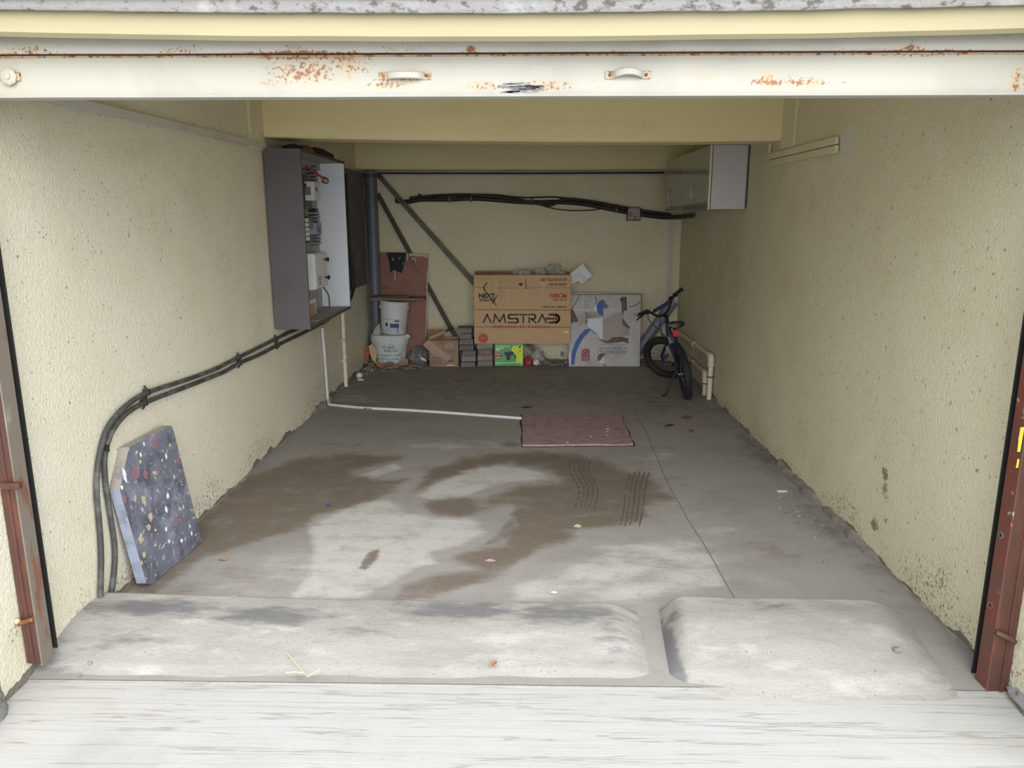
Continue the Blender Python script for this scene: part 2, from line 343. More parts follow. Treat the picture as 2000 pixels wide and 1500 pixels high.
M['film'] = mat('grey_plastic_film', (0.60, 0.585, 0.55, 1), 0.2, alpha=0.48, layers=(
    dict(col=(0.38, 0.36, 0.335, 1), scale=18, lo=0.45, hi=0.60),))
M['film_dark'] = mat('smoky_plastic_film', (0.20, 0.19, 0.195, 1), 0.3, alpha=0.75, layers=(
    dict(col=(0.42, 0.41, 0.41, 1), scale=18, lo=0.52, hi=0.66), dict(col=(0.20, 0.05, 0.12, 1), scale=5, lo=0.60, hi=0.72, seed=8)))
M['twig'] = mat('dry_stalks', (0.30, 0.24, 0.17, 1), 0.9, rnd=0.4)
M['debris'] = mat('dusty_rubble', (0.20, 0.18, 0.16, 1), 0.95, layers=(dict(col=(0.30, 0.27, 0.22, 1), scale=9, lo=0.5, hi=0.66),), bump=((60, 0.5, 0.01),))
M['trap'] = mat('red_oxide_cover', (0.33, 0.23, 0.235, 1), 0.75, layers=(
    dict(col=(0.23, 0.145, 0.15, 1), scale=13, lo=0.45, hi=0.65, detail=8, rough=0.75),
    dict(col=(0.42, 0.35, 0.345, 1), scale=20, lo=0.58, hi=0.72, max=0.7, seed=6),
    dict(col=(0.6, 0.55, 0.53, 1), scale=16, lo=0.735, hi=0.75, seed=9)), bump=((70, 0.3, 0.003),))
M['tyre_dirt'] = mat('tyre_dirt', (0.105, 0.086, 0.068, 1), 0.9)
M['groove'] = mat('groove_dirt', (0.15, 0.14, 0.125, 1), 0.95)
M['groove_dark'] = mat('dark_gap_dirt', (0.05, 0.045, 0.04, 1), 0.95)
M['bike_blue'] = mat('dark_blue_bike_paint', (0.018, 0.022, 0.075, 1), 0.3, coat=0.4)
M['bike_violet'] = mat('violet_bike_pad', (0.05, 0.04, 0.17, 1), 0.5)
M['bike_decal'] = mat('pale_bike_decal', (0.42, 0.42, 0.44, 1), 0.4)
M['orange_ref'] = mat('orange_reflector', (0.55, 0.13, 0.02, 1), 0.25)
M['red_ref'] = mat('red_reflector', (0.62, 0.02, 0.03, 1), 0.2)
M['leaf_pink'] = mat('pink_dry_petal', (0.46, 0.33, 0.315, 1), 0.6)
M['leaf_orange'] = mat('orange_dry_leaf', (0.34, 0.145, 0.075, 1), 0.7)
M['leaf_brown'] = mat('brown_dry_leaf', (0.15, 0.085, 0.045, 1), 0.8)
M['leaf_dark'] = mat('dark_leaf', (0.035, 0.03, 0.022, 1), 0.8)
M['paper_scrap'] = mat('white_scrap', (0.70, 0.69, 0.66, 1), 0.7)
M['blue_scrap'] = mat('blue_scrap', (0.03, 0.05, 0.30, 1), 0.4)
M['straw'] = mat('pale_straw', (0.52, 0.44, 0.28, 1), 0.8)
M['pebble'] = mat('grey_pebble', (0.22, 0.205, 0.185, 1), 0.9)
M['yellow'] = mat('yellow_paint', (0.70, 0.48, 0.04, 1), 0.5)
M['box_pink'] = mat('mottled_junction_lid', (0.36, 0.30, 0.30, 1), 0.6, layers=(
    dict(col=(0.17, 0.12, 0.12, 1), scale=22, lo=0.48, hi=0.62),))
M['bag_orange'] = mat('amber_cloth', (0.22, 0.10, 0.02, 1), 0.7)
M['bag_black'] = mat('black_bag_cloth', (0.012, 0.012, 0.014, 1), 0.75, bump=((30, 0.3, 0.006),))

# ------------------------------------------------------------------ mesh builder
class MB:
    def __init__(s): s.v = []; s.f = []; s.fm = []; s.mi = 0
    def add(s, vs, fs):
        o = len(s.v); s.v += [Vector(v) for v in vs]
        s.f += [tuple(i + o for i in f) for f in fs]; s.fm += [s.mi] * len(fs)
        return s
    def box(s, lo, hi, bev=0.0, mx=None, jit=0.0):
        bm = bmesh.new()
        bmesh.ops.create_cube(bm, size=1)
        for v in bm.verts:
            v.co = Vector(((lo[i] + hi[i]) / 2 + v.co[i] * (hi[i] - lo[i]) for i in range(3)))
            if jit: v.co += Vector((R_.uniform(-jit, jit) for _ in range(3)))
        if bev: bmesh.ops.bevel(bm, geom=bm.edges[:], offset=bev, segments=2, affect='EDGES', profile=0.6)
        bm.verts.index_update()
        vs = [(mx @ v.co) if mx else v.co.copy() for v in bm.verts]
        fs = [[v.index for v in f.verts] for f in bm.faces]
        bm.free()
        return s.add(vs, fs)
    def tube(s, pts, r, n=10, cap=True, smooth=0, flat=None):
        pts = [Vector(p) for p in pts]
        for _ in range(smooth):
            q = [pts[0]]
            for a, b in zip(pts, pts[1:]): q += [a.lerp(b, 0.25), a.lerp(b, 0.75)]
            q.append(pts[-1]); pts = q
        rs = r if isinstance(r, (list, tuple)) else [r] * len(pts)
        if len(rs) != len(pts):
            rs = [rs[0] + (rs[-1] - rs[0]) * i / (len(pts) - 1) for i in range(len(pts))]
        vs, fs = [], []
        t = (pts[1] - pts[0]).normalized()
        a = Vector((0, 0, 1)) if abs(t.z) < 0.9 else Vector((1, 0, 0))
        nrm = (a - t * a.dot(t)).normalized()
        for i, p in enumerate(pts):
            if i == 0: d = pts[1] - p
            elif i == len(pts) - 1: d = p - pts[i - 1]
            else: d = (pts[i + 1] - p).normalized() + (p - pts[i - 1]).normalized()
            d.normalize()
            nrm = nrm - d * nrm.dot(d)
            nrm = nrm.normalized() if nrm.length > 1e-6 else d.orthogonal().normalized()
            bn = d.cross(nrm)
            for k in range(n):
                ang = 2 * PI * k / n
                fx = flat if flat else 1.0
                vs.append(p + (nrm * math.cos(ang) + bn * math.sin(ang) * fx) * rs[i])
        for i in range(len(pts) - 1):
            for k in range(n):
                fs.append((i * n + k, i * n + (k + 1) % n, (i + 1) * n + (k + 1) % n, (i + 1) * n + k))
        if cap:
            fs.append(tuple(range(n))[::-1]); fs.append(tuple((len(pts) - 1) * n + k for k in range(n)))
        return s.add(vs, fs)
    def lathe(s, prof, n=28, mx=None, capb=True, capt=True):
        vs, fs = [], []
        for r, z in prof:
            for k in range(n):
                v = Vector((r * math.cos(2 * PI * k / n), r * math.sin(2 * PI * k / n), z))
                vs.append(mx @ v if mx else v)
        for i in range(len(prof) - 1):
            for k in range(n): fs.append((i * n + k, i * n + (k + 1) % n, (i + 1) * n + (k + 1) % n, (i + 1) * n + k))
        if capb: fs.append(tuple(range(n))[::-1])
        if capt: fs.append(tuple((len(prof) - 1) * n + k for k in range(n)))
        return s.add(vs, fs)
    def prism(s, poly, t, mx=None, z0=0.0):
        """polygon in local xy, extruded along +z by t"""
        n = len(poly)
        ar = sum(poly[i][0] * poly[(i + 1) % n][1] - poly[(i + 1) % n][0] * poly[i][1] for i in range(n))
        if ar < 0: poly = poly[::-1]
        vs = [Vector((p[0], p[1], z0)) for p in poly] + [Vector((p[0], p[1], z0 + t)) for p in poly]
        if mx: vs = [mx @ v for v in vs]
        fs = [tuple(range(n))[::-1], tuple(range(n, 2 * n))] + [(i, (i + 1) % n, n + (i + 1) % n, n + i) for i in range(n)]
        return s.add(vs, fs)
    def torus(s, R, r, mx=None, n=36, m=10, ez=1.0):
        vs, fs = [], []
        for i in range(n):
            a = 2 * PI * i / n
            for j in range(m):
                b = 2 * PI * j / m
                q = Vector(((R + r * math.cos(b)) * math.cos(a), r * ez * math.sin(b), (R + r * math.cos(b)) * math.sin(a)))
                vs.append(mx @ q if mx else q)
        for i in range(n):
            for j in range(m):
                fs.append((i * m + j, ((i + 1) % n) * m + j, ((i + 1) % n) * m + (j + 1) % m, i * m + (j + 1) % m))
        return s.add(vs, fs)
    def blob(s, ctr, rad, n=14, m=9, lump=0.15, seed=0, mx=None, flatz=None):
        vs, fs = [], []
        for i in range(m + 1):
            th = PI * i / m
            for k in range(n):
                ph = 2 * PI * k / n
                d = Vector((math.sin(th) * math.cos(ph), math.sin(th) * math.sin(ph), math.cos(th)))
                w = 1 + lump * mnoise.noise(d * 2.3 + Vector((seed * 7.1, seed * 3.3, 0))) * 2
                v = Vector((d.x * rad[0], d.y * rad[1], d.z * rad[2])) * w
                if mx: v = mx @ v
                v = Vector(ctr) + v
                if flatz is not None and v.z < flatz: v.z = flatz
                vs.append(v)
        for i in range(m):
            for k in range(n): fs.append((i * n + k, (i + 1) * n + k, (i + 1) * n + (k + 1) % n, i * n + (k + 1) % n))
        return s.add(vs, fs)
    def build(s, name, m, parent=None, smooth=False, local=False, kind=None, label=None, attrs=None, mats=None):
        off = Vector((0, 0, 0))
        if parent is not None and not local: off = wloc(parent)
        me = bpy.data.meshes.new(name)
        me.from_pydata([v - off for v in s.v], [], s.f)
        for x in (mats or [m]): me.materials.append(M[x] if isinstance(x, str) else x)
        if mats: me.polygons.foreach_set('material_index', s.fm)
        if smooth:
            me.polygons.foreach_set('use_smooth', [True] * len(me.polygons))
            try: me.set_sharp_from_angle(angle=math.radians(40))
            except Exception: pass
        me.validate()
        bm = bmesh.new(); bm.from_mesh(me); bmesh.ops.recalc_face_normals(bm, faces=bm.faces[:]); bm.to_mesh(me); bm.free()
        if attrs:
            for k, a in attrs.items():
                at = me.attributes.new(k, 'FLOAT', 'POINT'); at.data.foreach_set('value', np.asarray(a, dtype=np.float32))
        me.update()
        o = bpy.data.objects.new(name, me)
        COL.objects.link(o)
        if parent is not None: o.parent = parent
        if kind: o['kind'] = kind
        if label: o['label'] = label
        return o

def wloc(o):
    p = Vector(o.location)
    while o.parent: o = o.parent; p += Vector(o.location)
    return p

def thing(name, label, cat, loc, group=None, rot=None):
    o = bpy.data.objects.new(name, None); COL.objects.link(o)
    o.empty_display_size = 0.1
    o.location = loc
    if rot: o.rotation_euler = rot
    o['label'] = label; o['category'] = cat
    if group: o['group'] = group
    return o
def tag(o, label, cat, group=None):
    o['label'] = label; o['category'] = cat
    if group: o['group'] = group
    return o
def struct(o): o['kind'] = 'structure'; return o
def single(mb, name, m, label, cat, group=None, smooth=False, mats=None):
    """a thing that is one mesh, its origin at the middle of its base"""
    lo = [min(v[i] for v in mb.v) for i in range(3)]; hi = [max(v[i] for v in mb.v) for i in range(3)]
    b = Vector(((lo[0] + hi[0]) / 2, (lo[1] + hi[1]) / 2, lo[2]))
    mb.v = [v - b for v in mb.v]
    o = mb.build(name, m, smooth=smooth, mats=mats); o.location = b
    return tag(o, label, cat, group)

def frame(o, ux, uy, uz):
    """matrix: local x,y,z -> ux,uy,uz at o"""
    m = Matrix.Identity(4)
    for i, a in enumerate((ux, uy, uz)):
        a = Vector(a)
        for k in range(3): m[k][i] = a[k]
    for k in range(3): m[k][3] = o[k]
    return m

def text_mesh(body, w, h, mx, m, parent, name='printed_lettering', t=0.0006, warp=None, shear=0.0, bold=0.0, label=None, local=False, spacing=1.0):
    cu = bpy.data.curves.new('lettering', 'FONT')
    cu.body = body; cu.resolution_u = 2; cu.extrude = 0; cu.shear = shear; cu.offset = bold; cu.space_character = spacing
    o = bpy.data.objects.new('lettering', cu); COL.objects.link(o)
    dg = bpy.context.evaluated_depsgraph_get()
    me = bpy.data.meshes.new_from_object(o.evaluated_get(dg))
    vs = [v.co.copy() for v in me.vertices]; fs = [tuple(p.vertices) for p in me.polygons]
    bpy.data.objects.remove(o); bpy.data.curves.remove(cu); bpy.data.meshes.remove(me)
    x0 = min(v.x for v in vs); x1 = max(v.x for v in vs); y0 = min(v.y for v in vs); y1 = max(v.y for v in vs)
    q = MB()
    out = []
    for v in vs:
        p = Vector(((v.x - x0) / (x1 - x0) * w, (v.y - y0) / (y1 - y0) * h, t))
        out.append(warp(p) if warp else mx @ p)
    q.add(out, fs)
    return q.build(name, m, parent, local=local, label=label)

def strokes(q, lines, w, mx, t=0.0008):
    """flat printed strokes from polylines in local xy"""
    for L in lines:
        for a, b in zip(L, L[1:]):
            a = Vector(a); b = Vector(b); d = b - a
            if d.length < 1e-6: continue
            d.normalize(); nn = Vector((-d.y, d.x)) * (w / 2); e = d * (w * 0.42)
            q.add([mx @ Vector((p.x, p.y, t)) for p in (a - e - nn, b + e - nn, b + e + nn, a - e + nn)], [(0, 1, 2, 3)])
    return q

def arc(cx, cy, r, a0, a1, n=10, ry=None):
    return [(cx + r * math.cos(math.radians(a0 + (a1 - a0) * i / n)), cy + (ry or r) * math.sin(math.radians(a0 + (a1 - a0) * i / n))) for i in range(n + 1)]

def sstep(x, a, b):
    t = np.clip((x - a) / (b - a), 0, 1); return t * t * (3 - 2 * t)
def vnoise(P, sc, seed=0):
    return np.array([mnoise.noise(Vector((p[0] * sc + seed * 3.1, p[1] * sc + seed * 1.7, p[2] * sc + seed * 2.3))) for p in P])

L, R, B = -1.76, 1.67, 8.42        # left wall, right wall, back wall
# ------------------------------------------------------------------ the setting
def grid(u0, u1, v0, v1, res, fn):
    nu = max(2, int((u1 - u0) / res) + 1); nv = max(2, int((v1 - v0) / res) + 1)
    P = [fn(u0 + (u1 - u0) * i / (nu - 1), v0 + (v1 - v0) * j / (nv - 1)) for j in range(nv) for i in range(nu)]
    F = [(j * nu + i, j * nu + i + 1, (j + 1) * nu + i + 1, (j + 1) * nu + i) for j in range(nv - 1) for i in range(nu - 1)]
    return P, F

def pxell(cx, cy, rx, ry, plane):
    """ellipse measured in the photo -> centre and radii on a plane of the room"""
    p = plane(cx, cy); a = plane(cx + rx, cy); b = plane(cx, cy + ry); b2 = plane(cx, cy - ry)
    return p, max((a - p).length, 0.02), max((b - b2).length / 2, 0.02), (a - p).normalized()
def field(P, ells, plane):
    P = np.array(P); out = np.zeros(len(P))
    for e in ells:
        p, ra, rb, ax = pxell(*e[:4], plane); g = e[4] if len(e) > 4 else 1.0
        d = P - np.array(p); da = d @ np.array(ax); d2 = np.sqrt(np.maximum((d * d).sum(1) - da * da, 0))
        out = np.maximum(out, g * np.exp(-((da / ra) ** 2 + (d2 / rb) ** 2) * 0.9))
    return out

def wall(name, fn, box_lo, box_hi, u0, u1, v1, plane, moulds, patches, bare_h, grimes=(), base_mould=1.0, m='plaster'):
    P, F = grid(u0, u1, -0.03, v1, 0.035, fn)
    n = [mnoise.noise(Vector((p[0] * 1.1, p[1] * 1.1, p[2] * 1.1))) for p in P]
    nm = Vector(fn(0, 0)) - Vector(fn(0, 0, 1.0)); nm.normalize()
    Q = [Vector(p) + nm * (0.010 * a) for p, a in zip(P, n)]
    z = np.array([p[2] for p in P])
    nz = vnoise(P, 2.2, 3)
    mould = field(P, moulds, plane)
    mould = np.maximum(mould, base_mould * (1 - sstep(z + nz * 0.22, 0.0, 0.50)) * 0.72)
    patch = field(P, patches, plane)
    bare = (1 - sstep(z + vnoise(P, 5, 8) * 0.05, 0.0, bare_h))
    grime = np.maximum(field(P, grimes, plane), 0.45 * sstep(nz, 0.0, 0.5))
    q = MB(); q.add(Q, F)
    n0 = len(q.v)
    q.box(box_lo, box_hi)
    ex = [0] * (len(q.v) - n0)
    o = q.build(name, m, smooth=True, attrs=dict(mould=list(mould) + ex, patch=list(patch) + ex, bare=list(bare) + ex, grime=list(grime) + ex))
    return struct(o)

TOP = 2.62
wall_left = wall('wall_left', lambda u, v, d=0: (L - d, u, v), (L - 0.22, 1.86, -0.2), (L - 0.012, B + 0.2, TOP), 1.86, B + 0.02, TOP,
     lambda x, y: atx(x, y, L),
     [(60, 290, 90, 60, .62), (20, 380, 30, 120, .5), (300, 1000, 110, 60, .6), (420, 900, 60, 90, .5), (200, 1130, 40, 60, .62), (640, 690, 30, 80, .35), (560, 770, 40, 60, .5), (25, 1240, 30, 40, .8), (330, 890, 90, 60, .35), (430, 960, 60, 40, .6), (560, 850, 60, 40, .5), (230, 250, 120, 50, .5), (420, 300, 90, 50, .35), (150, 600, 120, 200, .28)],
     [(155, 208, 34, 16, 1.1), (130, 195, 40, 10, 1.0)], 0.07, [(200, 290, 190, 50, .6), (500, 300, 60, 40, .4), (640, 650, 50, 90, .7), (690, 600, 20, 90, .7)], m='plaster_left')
wall_right = wall('wall_right', lambda u, v, d=0: (R + d, u, v), (R + 0.012, 1.86, -0.2), (R + 0.22, B + 0.2, TOP), 1.86, B + 0.02, TOP,
     lambda x, y: atx(x, y, R),
     [(1728, 925, 7, 18, 1.5), (1728, 960, 12, 30, 1.0), (1706, 1025, 12, 20, 1.2), (1730, 1020, 14, 18, .9), (1800, 1000, 90, 90, .62), (1840, 1130, 60, 70, .78), (1900, 300, 110, 110, .62), (1780, 760, 100, 120, .40), (1985, 1330, 30, 40, .8)],
     [(1654, 278, 12, 26, 1.3)], 0.06, [(1600, 380, 150, 90, .5), (1420, 560, 80, 120, .7), (1900, 250, 110, 80, .5)])
wall_back = wall('wall_back', lambda u, v, d=0: (u, B + d, v), (L - 0.22, B + 0.012, -0.2), (R + 0.22, B + 0.22, TOP), L - 0.02, R + 0.02, TOP,
     lambda x, y: aty(x, y, B),
     [(890, 590, 40, 50, .62), (870, 610, 26, 40, .70), (1220, 560, 80, 30, .30), (780, 640, 60, 60, .4)],
     [], 0.05, [(1150, 520, 160, 40, .6), (1200, 380, 140, 50, .5), (760, 420, 50, 100, .5)])

q = MB(); q.box((L - 0.22, 2.32, TOP - 0.15), (R + 0.22, B + 0.22, TOP + 0.12)); ceiling = struct(q.build('ceiling', 'beam'))

# deep beam across the room and the shallower one at the back
def beam(name, y0, y1, zl, zc, zr, m):
    n = 40; vs = []; fs = []
    for i in range(n + 1):
        t = i / n; x = L + (R - L) * t
        z = (zl * (1 - t) ** 2 + 2 * (2 * zc - (zl + zr) / 2) * t * (1 - t) + zr * t * t) + 0.004 * mnoise.noise(Vector((x * 2.5, 0, 1)))
        for (yy, zz) in ((y0 + 0.004 * mnoise.noise(Vector((x * 2, 5, 0))), TOP - 0.1), (y0, z + 0.012), (y0 + 0.012, z), (y1, z + 0.004), (y1, TOP - 0.1)): vs.append((x, yy, zz))
    for i in range(n):
        for k in range(4): fs.append((i * 5 + k, i * 5 + k + 1, (i + 1) * 5 + k + 1, (i + 1) * 5 + k))
    fs.append((0, 1, 2, 3, 4)); fs.append(tuple(n * 5 + k for k in range(5)))
    q = MB(); q.add(vs, fs); return struct(q.build(name, m, smooth=True))
beam('trim_1', 5.22, 5.50, 2.112, 2.080, 2.082, 'beam')
beam('trim_2', 8.00, B + 0.01, 2.070, 2.062, 2.070, 'beam')

# shallow plaster bands on the walls under the ends of the deep beam
for nm_, xa_, xb_ in (('trim_9', L - .02, L + .014), ('trim_10', R - .014, R + .02)):
    q = MB(); q.box((xa_, 4.98, 2.02), (xb_, 5.225, TOP - .1), .006); struct(q.build(nm_, 'plaster'))
# lintel and sun-shade slab over the door
q = MB(); n = 60; vs = []; fs = []
for i in range(n + 1):
    x = -2.1 + 4.2 * i / n
    zb = 2.103 - 0.021 * (1 - (x / 1.6) ** 2) + 0.0025 * mnoise.noise(Vector((x * 3, 2, 0)))
    zt = 2.168 - 0.018 * (1 - (x / 1.6) ** 2) + 0.0035 * mnoise.noise(Vector((x * 5, 9, 0)))
    vs += [(x, 2.52, 2.6), (x, 2.36, zb + 0.012), (x, 2.30, zb), (x, 2.286, zb + 0.01), (x, 2.286, zt), (x, 2.286, 2.6)]
for i in range(n):
    for k in range(5): fs.append((i * 6 + k, i * 6 + k + 1, (i + 1) * 6 + k + 1, (i + 1) * 6 + k))
q.add(vs, fs); lintel = struct(q.build('trim_3', 'lintel', smooth=True))
q = MB(); vs = []; fs = []
for i in range(n + 1):
    x = -2.3 + 4.6 * i / n
    zb = 2.166 - 0.018 * (1 - (x / 1.6) ** 2) + 0.004 * mnoise.noise(Vector((x * 6, 9, 0)))
    vs += [(x, 2.285, zb + 0.002), (x, 2.262, zb), (x, 2.256, zb + 0.008), (x, 2.256, 2.187)]
for i in range(n):
    for k in range(3): fs.append((i * 4 + k, i * 4 + k + 1, (i + 1) * 4 + k + 1, (i + 1) * 4 + k))
q.add(vs, fs); shade = struct(q.build('trim_4', 'cement', smooth=True))
q = MB(); q.box((-2.3, 2.235, 2.188), (2.3, 2.6, 2.50), 0.004); q.build('slab_edge', 'white_slab', shade)

# floor with its stains
floor_pl = lambda x, y: atz(x, y, 0)
P, F = grid(L - 0.01, R + 0.01, 2.36, B + 0.01, 0.02, lambda u, v: (u, v, 0.0))
PX = []
for p in P:
    d = Vector(p) - _C; zc = d.dot(_f); PX.append((1000 + FPX * d.dot(_r) / zc, 750 - FPX * d.dot(_u) / zc))
PX = np.array(PX)
def polyfield(poly, soft=15.0):
    """soft-edged mask of a stain outline measured in the photo, carried on the floor mesh as an attribute"""
    n = len(poly); x, y = PX[:, 0], PX[:, 1] * 1.6
    inside = np.zeros(len(x), bool); dist = np.full(len(x), 1e9)
    for i in range(n):
        x0, y0 = poly[i]; x1, y1 = poly[(i + 1) % n]; y0 *= 1.6; y1 *= 1.6
        cond = (y0 > y) != (y1 > y)
        inside ^= cond & (x < (x1 - x0) * (y - y0) / ((y1 - y0) if abs(y1 - y0) > 1e-9 else 1e-9) + x0)
        dx, dy = x1 - x0, y1 - y0; t = np.clip(((x - x0) * dx + (y - y0) * dy) / (dx * dx + dy * dy + 1e-9), 0, 1)
        dist = np.minimum(dist, np.hypot(x - x0 - t * dx, y - y0 - t * dy))
    return sstep(np.where(inside, dist, -dist), -soft * 1.5, soft * 1.5)
B1 = [(977, 883), (1055, 879), (1133, 891), (1195, 902), (1230, 922), (1270, 926), (1312, 961), (1320, 977), (1266, 988), (1250, 1024), (1133, 1035), (1109, 1059), (1055, 1074), (1000, 1113), (938, 1121), (867, 1090), (922, 1070), (977, 1059), (1000, 1027), (1000, 988), (953, 996), (898, 1012), (852, 1008), (820, 988), (836, 973), (898, 969), (938, 977), (1016, 949), (1094, 941), (1074, 918), (996, 904), (938, 914), (867, 941), (805, 961), (836, 918), (898, 895)]
B2 = [(215, 1160), (300, 1090), (400, 1000), (480, 930), (560, 900), (640, 885), (720, 885), (790, 890), (780, 900), (735, 908), (690, 925), (740, 932), (800, 935), (770, 960), (720, 985), (660, 1000), (620, 1010), (600, 1030), (540, 1050), (470, 1070), (400, 1090), (350, 1130), (300, 1165)]
B3 = [(760, 1174), (780, 1145), (830, 1125), (900, 1110), (960, 1090), (1040, 1080), (1010, 1110), (960, 1135), (900, 1150), (850, 1174)]
B4 = [(698, 1110), (715, 1080), (744, 1068), (738, 1092), (715, 1116)]
A1 = [(600, 1030), (680, 985), (760, 975), (800, 1000), (850, 1010), (930, 1015), (950, 1040), (900, 1070), (840, 1075), (850, 1100), (800, 1120), (760, 1145), (700, 1172), (560, 1175), (600, 1120), (610, 1070)]
A2 = [(815, 968), (840, 950), (900, 920), (970, 905), (1060, 920), (1075, 935), (960, 950), (900, 975), (840, 977)]
A3 = [(585, 915), (690, 897), (690, 904), (600, 924)]
A4 = [(690, 930), (770, 905), (786, 915), (720, 940)]
A5 = [(1080, 1110), (1200, 1070), (1330, 1050), (1400, 1080), (1430, 1150), (1250, 1176), (1000, 1178), (1010, 1140)]
mx_ = lambda *a: np.maximum.reduce(a)
brown = mx_(polyfield(B1), polyfield(B2), .85 * polyfield(B3), .9 * polyfield(B4, 5), .55 * field(P, [(470, 1120, 80, 26), (1290, 950, 60, 30), (350, 1150, 70, 22), (1500, 1060, 60, 40)], floor_pl))
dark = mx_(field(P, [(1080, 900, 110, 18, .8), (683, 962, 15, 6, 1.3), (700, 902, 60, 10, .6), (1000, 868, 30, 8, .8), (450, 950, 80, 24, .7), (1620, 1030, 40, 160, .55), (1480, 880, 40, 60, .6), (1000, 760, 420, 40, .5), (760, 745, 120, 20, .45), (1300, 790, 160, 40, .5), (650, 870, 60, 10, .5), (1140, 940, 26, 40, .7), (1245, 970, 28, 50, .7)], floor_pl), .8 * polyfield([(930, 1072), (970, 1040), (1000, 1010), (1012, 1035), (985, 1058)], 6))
pale = mx_(polyfield(A1, 12), polyfield(A2, 7), polyfield(A3, 5), polyfield(A4, 5), .8 * polyfield(A5, 22), field(P, [(700, 780, 60, 10, .7), (880, 868, 160, 14, .5), (590, 1110, 120, 40, .7), (470, 1150, 90, 26, .5), (1400, 1050, 60, 60, .45), (1290, 890, 60, 30, .4)], floor_pl))
q = MB(); q.add(P, F); n0 = len(q.v); q.box((L - 0.2, 2.36, -0.25), (R + 0.2, B + 0.2, -0.004)); ex = [0] * (len(q.v) - n0)
floor = struct(q.build('floor', 'floor', attrs=dict(brown=list(brown) + ex, dark=list(dark) + ex, pale=list(pale) + ex)))

def ribbon(pts, w, z, name, m, parent, kind=None):
    q = MB(); vs = []
    pts = [Vector((p[0], p[1], 0)) for p in pts]
    for i, p in enumerate(pts):
        d = (pts[min(i + 1, len(pts) - 1)] - pts[max(i - 1, 0)]).normalized(); s = Vector((-d.y, d.x, 0)) * w / 2 * (1 + 0.35 * mnoise.noise(p * 9))
        vs += [p - s + Vector((0, 0, z)), p + s + Vector((0, 0, z))]
    q.add(vs, [(2 * i, 2 * i + 2, 2 * i + 3, 2 * i + 1) for i in range(len(pts) - 1)])
    return q.build(name, m, parent, kind=kind)
def poly_px(pts, n=14):
    out = []
    for a, b in zip(pts, pts[1:]):
        for i in range(n): out.append(floor_pl(a[0] + (b[0] - a[0]) * i / n, a[1] + (b[1] - a[1]) * i / n))
    out.append(floor_pl(*pts[-1])); return out
g = [p + Vector((0.006 * mnoise.noise(p * 4), 0, 0)) for p in poly_px([(1240, 806), (1264, 850), (1312, 960), (1372, 1060), (1440, 1178)], 16)]
ribbon(g, 0.006, 0.0006, 'joint_groove', 'groove', floor)
# two prints of a ribbed tyre
for pts, w in (([(1138, 893), (1131, 905), (1131, 918), (1138, 932), (1147, 945), (1150, 957), (1147, 972), (1142, 990)], 46), ([(1250, 920), (1245, 935), (1241, 952), (1239, 970), (1237, 990), (1234, 1008), (1230, 1026)], 46)):
    q = MB()
    for k in range(5):
        off = (k - 2) * w / 5
        for a, b in zip(pts, pts[1:]):
            for i in range(5):
                if R_.random() < 0.12: continue
                t0, t1 = i / 5, i / 5 + R_.choice((0.2, 0.2, 0.15))
                vs = []
                for t in (t0, t1):
                    x = a[0] + (b[0] - a[0]) * t + off; y = a[1] + (b[1] - a[1]) * t + abs(k - 2) * 1.5
                    for s in (-1.7, 1.7):
                        p = floor_pl(x + s + R_.uniform(-.6, .6), y); vs.append((p.x, p.y, 0.0005))
                q.add(vs, [(0, 1, 3, 2)])
    q.build('tyre_print', 'tyre_dirt', floor, kind='stuff')

# rough mortar along the foot of the walls
def skirting(name, fx, side, y0, y1, segs):
    q = MB(); vs = []; fs = []; n = int((y1 - y0) / 0.03)
    for i in range(n + 1):
        y = y0 + (y1 - y0) * i / n
        a = 0.0
        for (ya, yb, h) in segs:
            a = max(a, h * float(sstep(np.array(y), ya, ya + 0.15)) * (1 - float(sstep(np.array(y), yb - 0.15, yb))))
        h = max(0.006, a * (0.75 + 0.9 * mnoise.noise(Vector((y * 7, 1, 0))))); w = max(0.012, a * (0.8 + 0.8 * mnoise.noise(Vector((y * 6, 4, 0)))))
        for t in range(5):
            an = t / 4 * PI / 2
            vs.append((fx + side * (w * math.cos(an) + 0.004 * mnoise.noise(Vector((y * 30, t, 2)))), y, h * math.sin(an) - (0.004 if t == 0 else 0)))
    for i in range(n):
        for t in range(4): fs.append((i * 5 + t, i * 5 + t + 1, (i + 1) * 5 + t + 1, (i + 1) * 5 + t))
    q.add(vs, fs); return struct(q.build(name, 'debris', smooth=True))
skirting('baseboard_left', L - 0.005, 1, 2.9, 8.2, [(2.9, 4.2, .008), (4.2, 5.2, .02), (5.2, 5.95, .015), (5.95, 6.7, .06), (6.7, 8.2, .02)])
skirting('baseboard_right', R + 0.005, -1, 2.5, 8.2, [(2.5, 3.4, .012), (3.3, 4.1, .045), (4.0, 4.9, .05), (4.9, 6.3, .02), (6.3, 8.2, .03)])
skirt_b = MB()

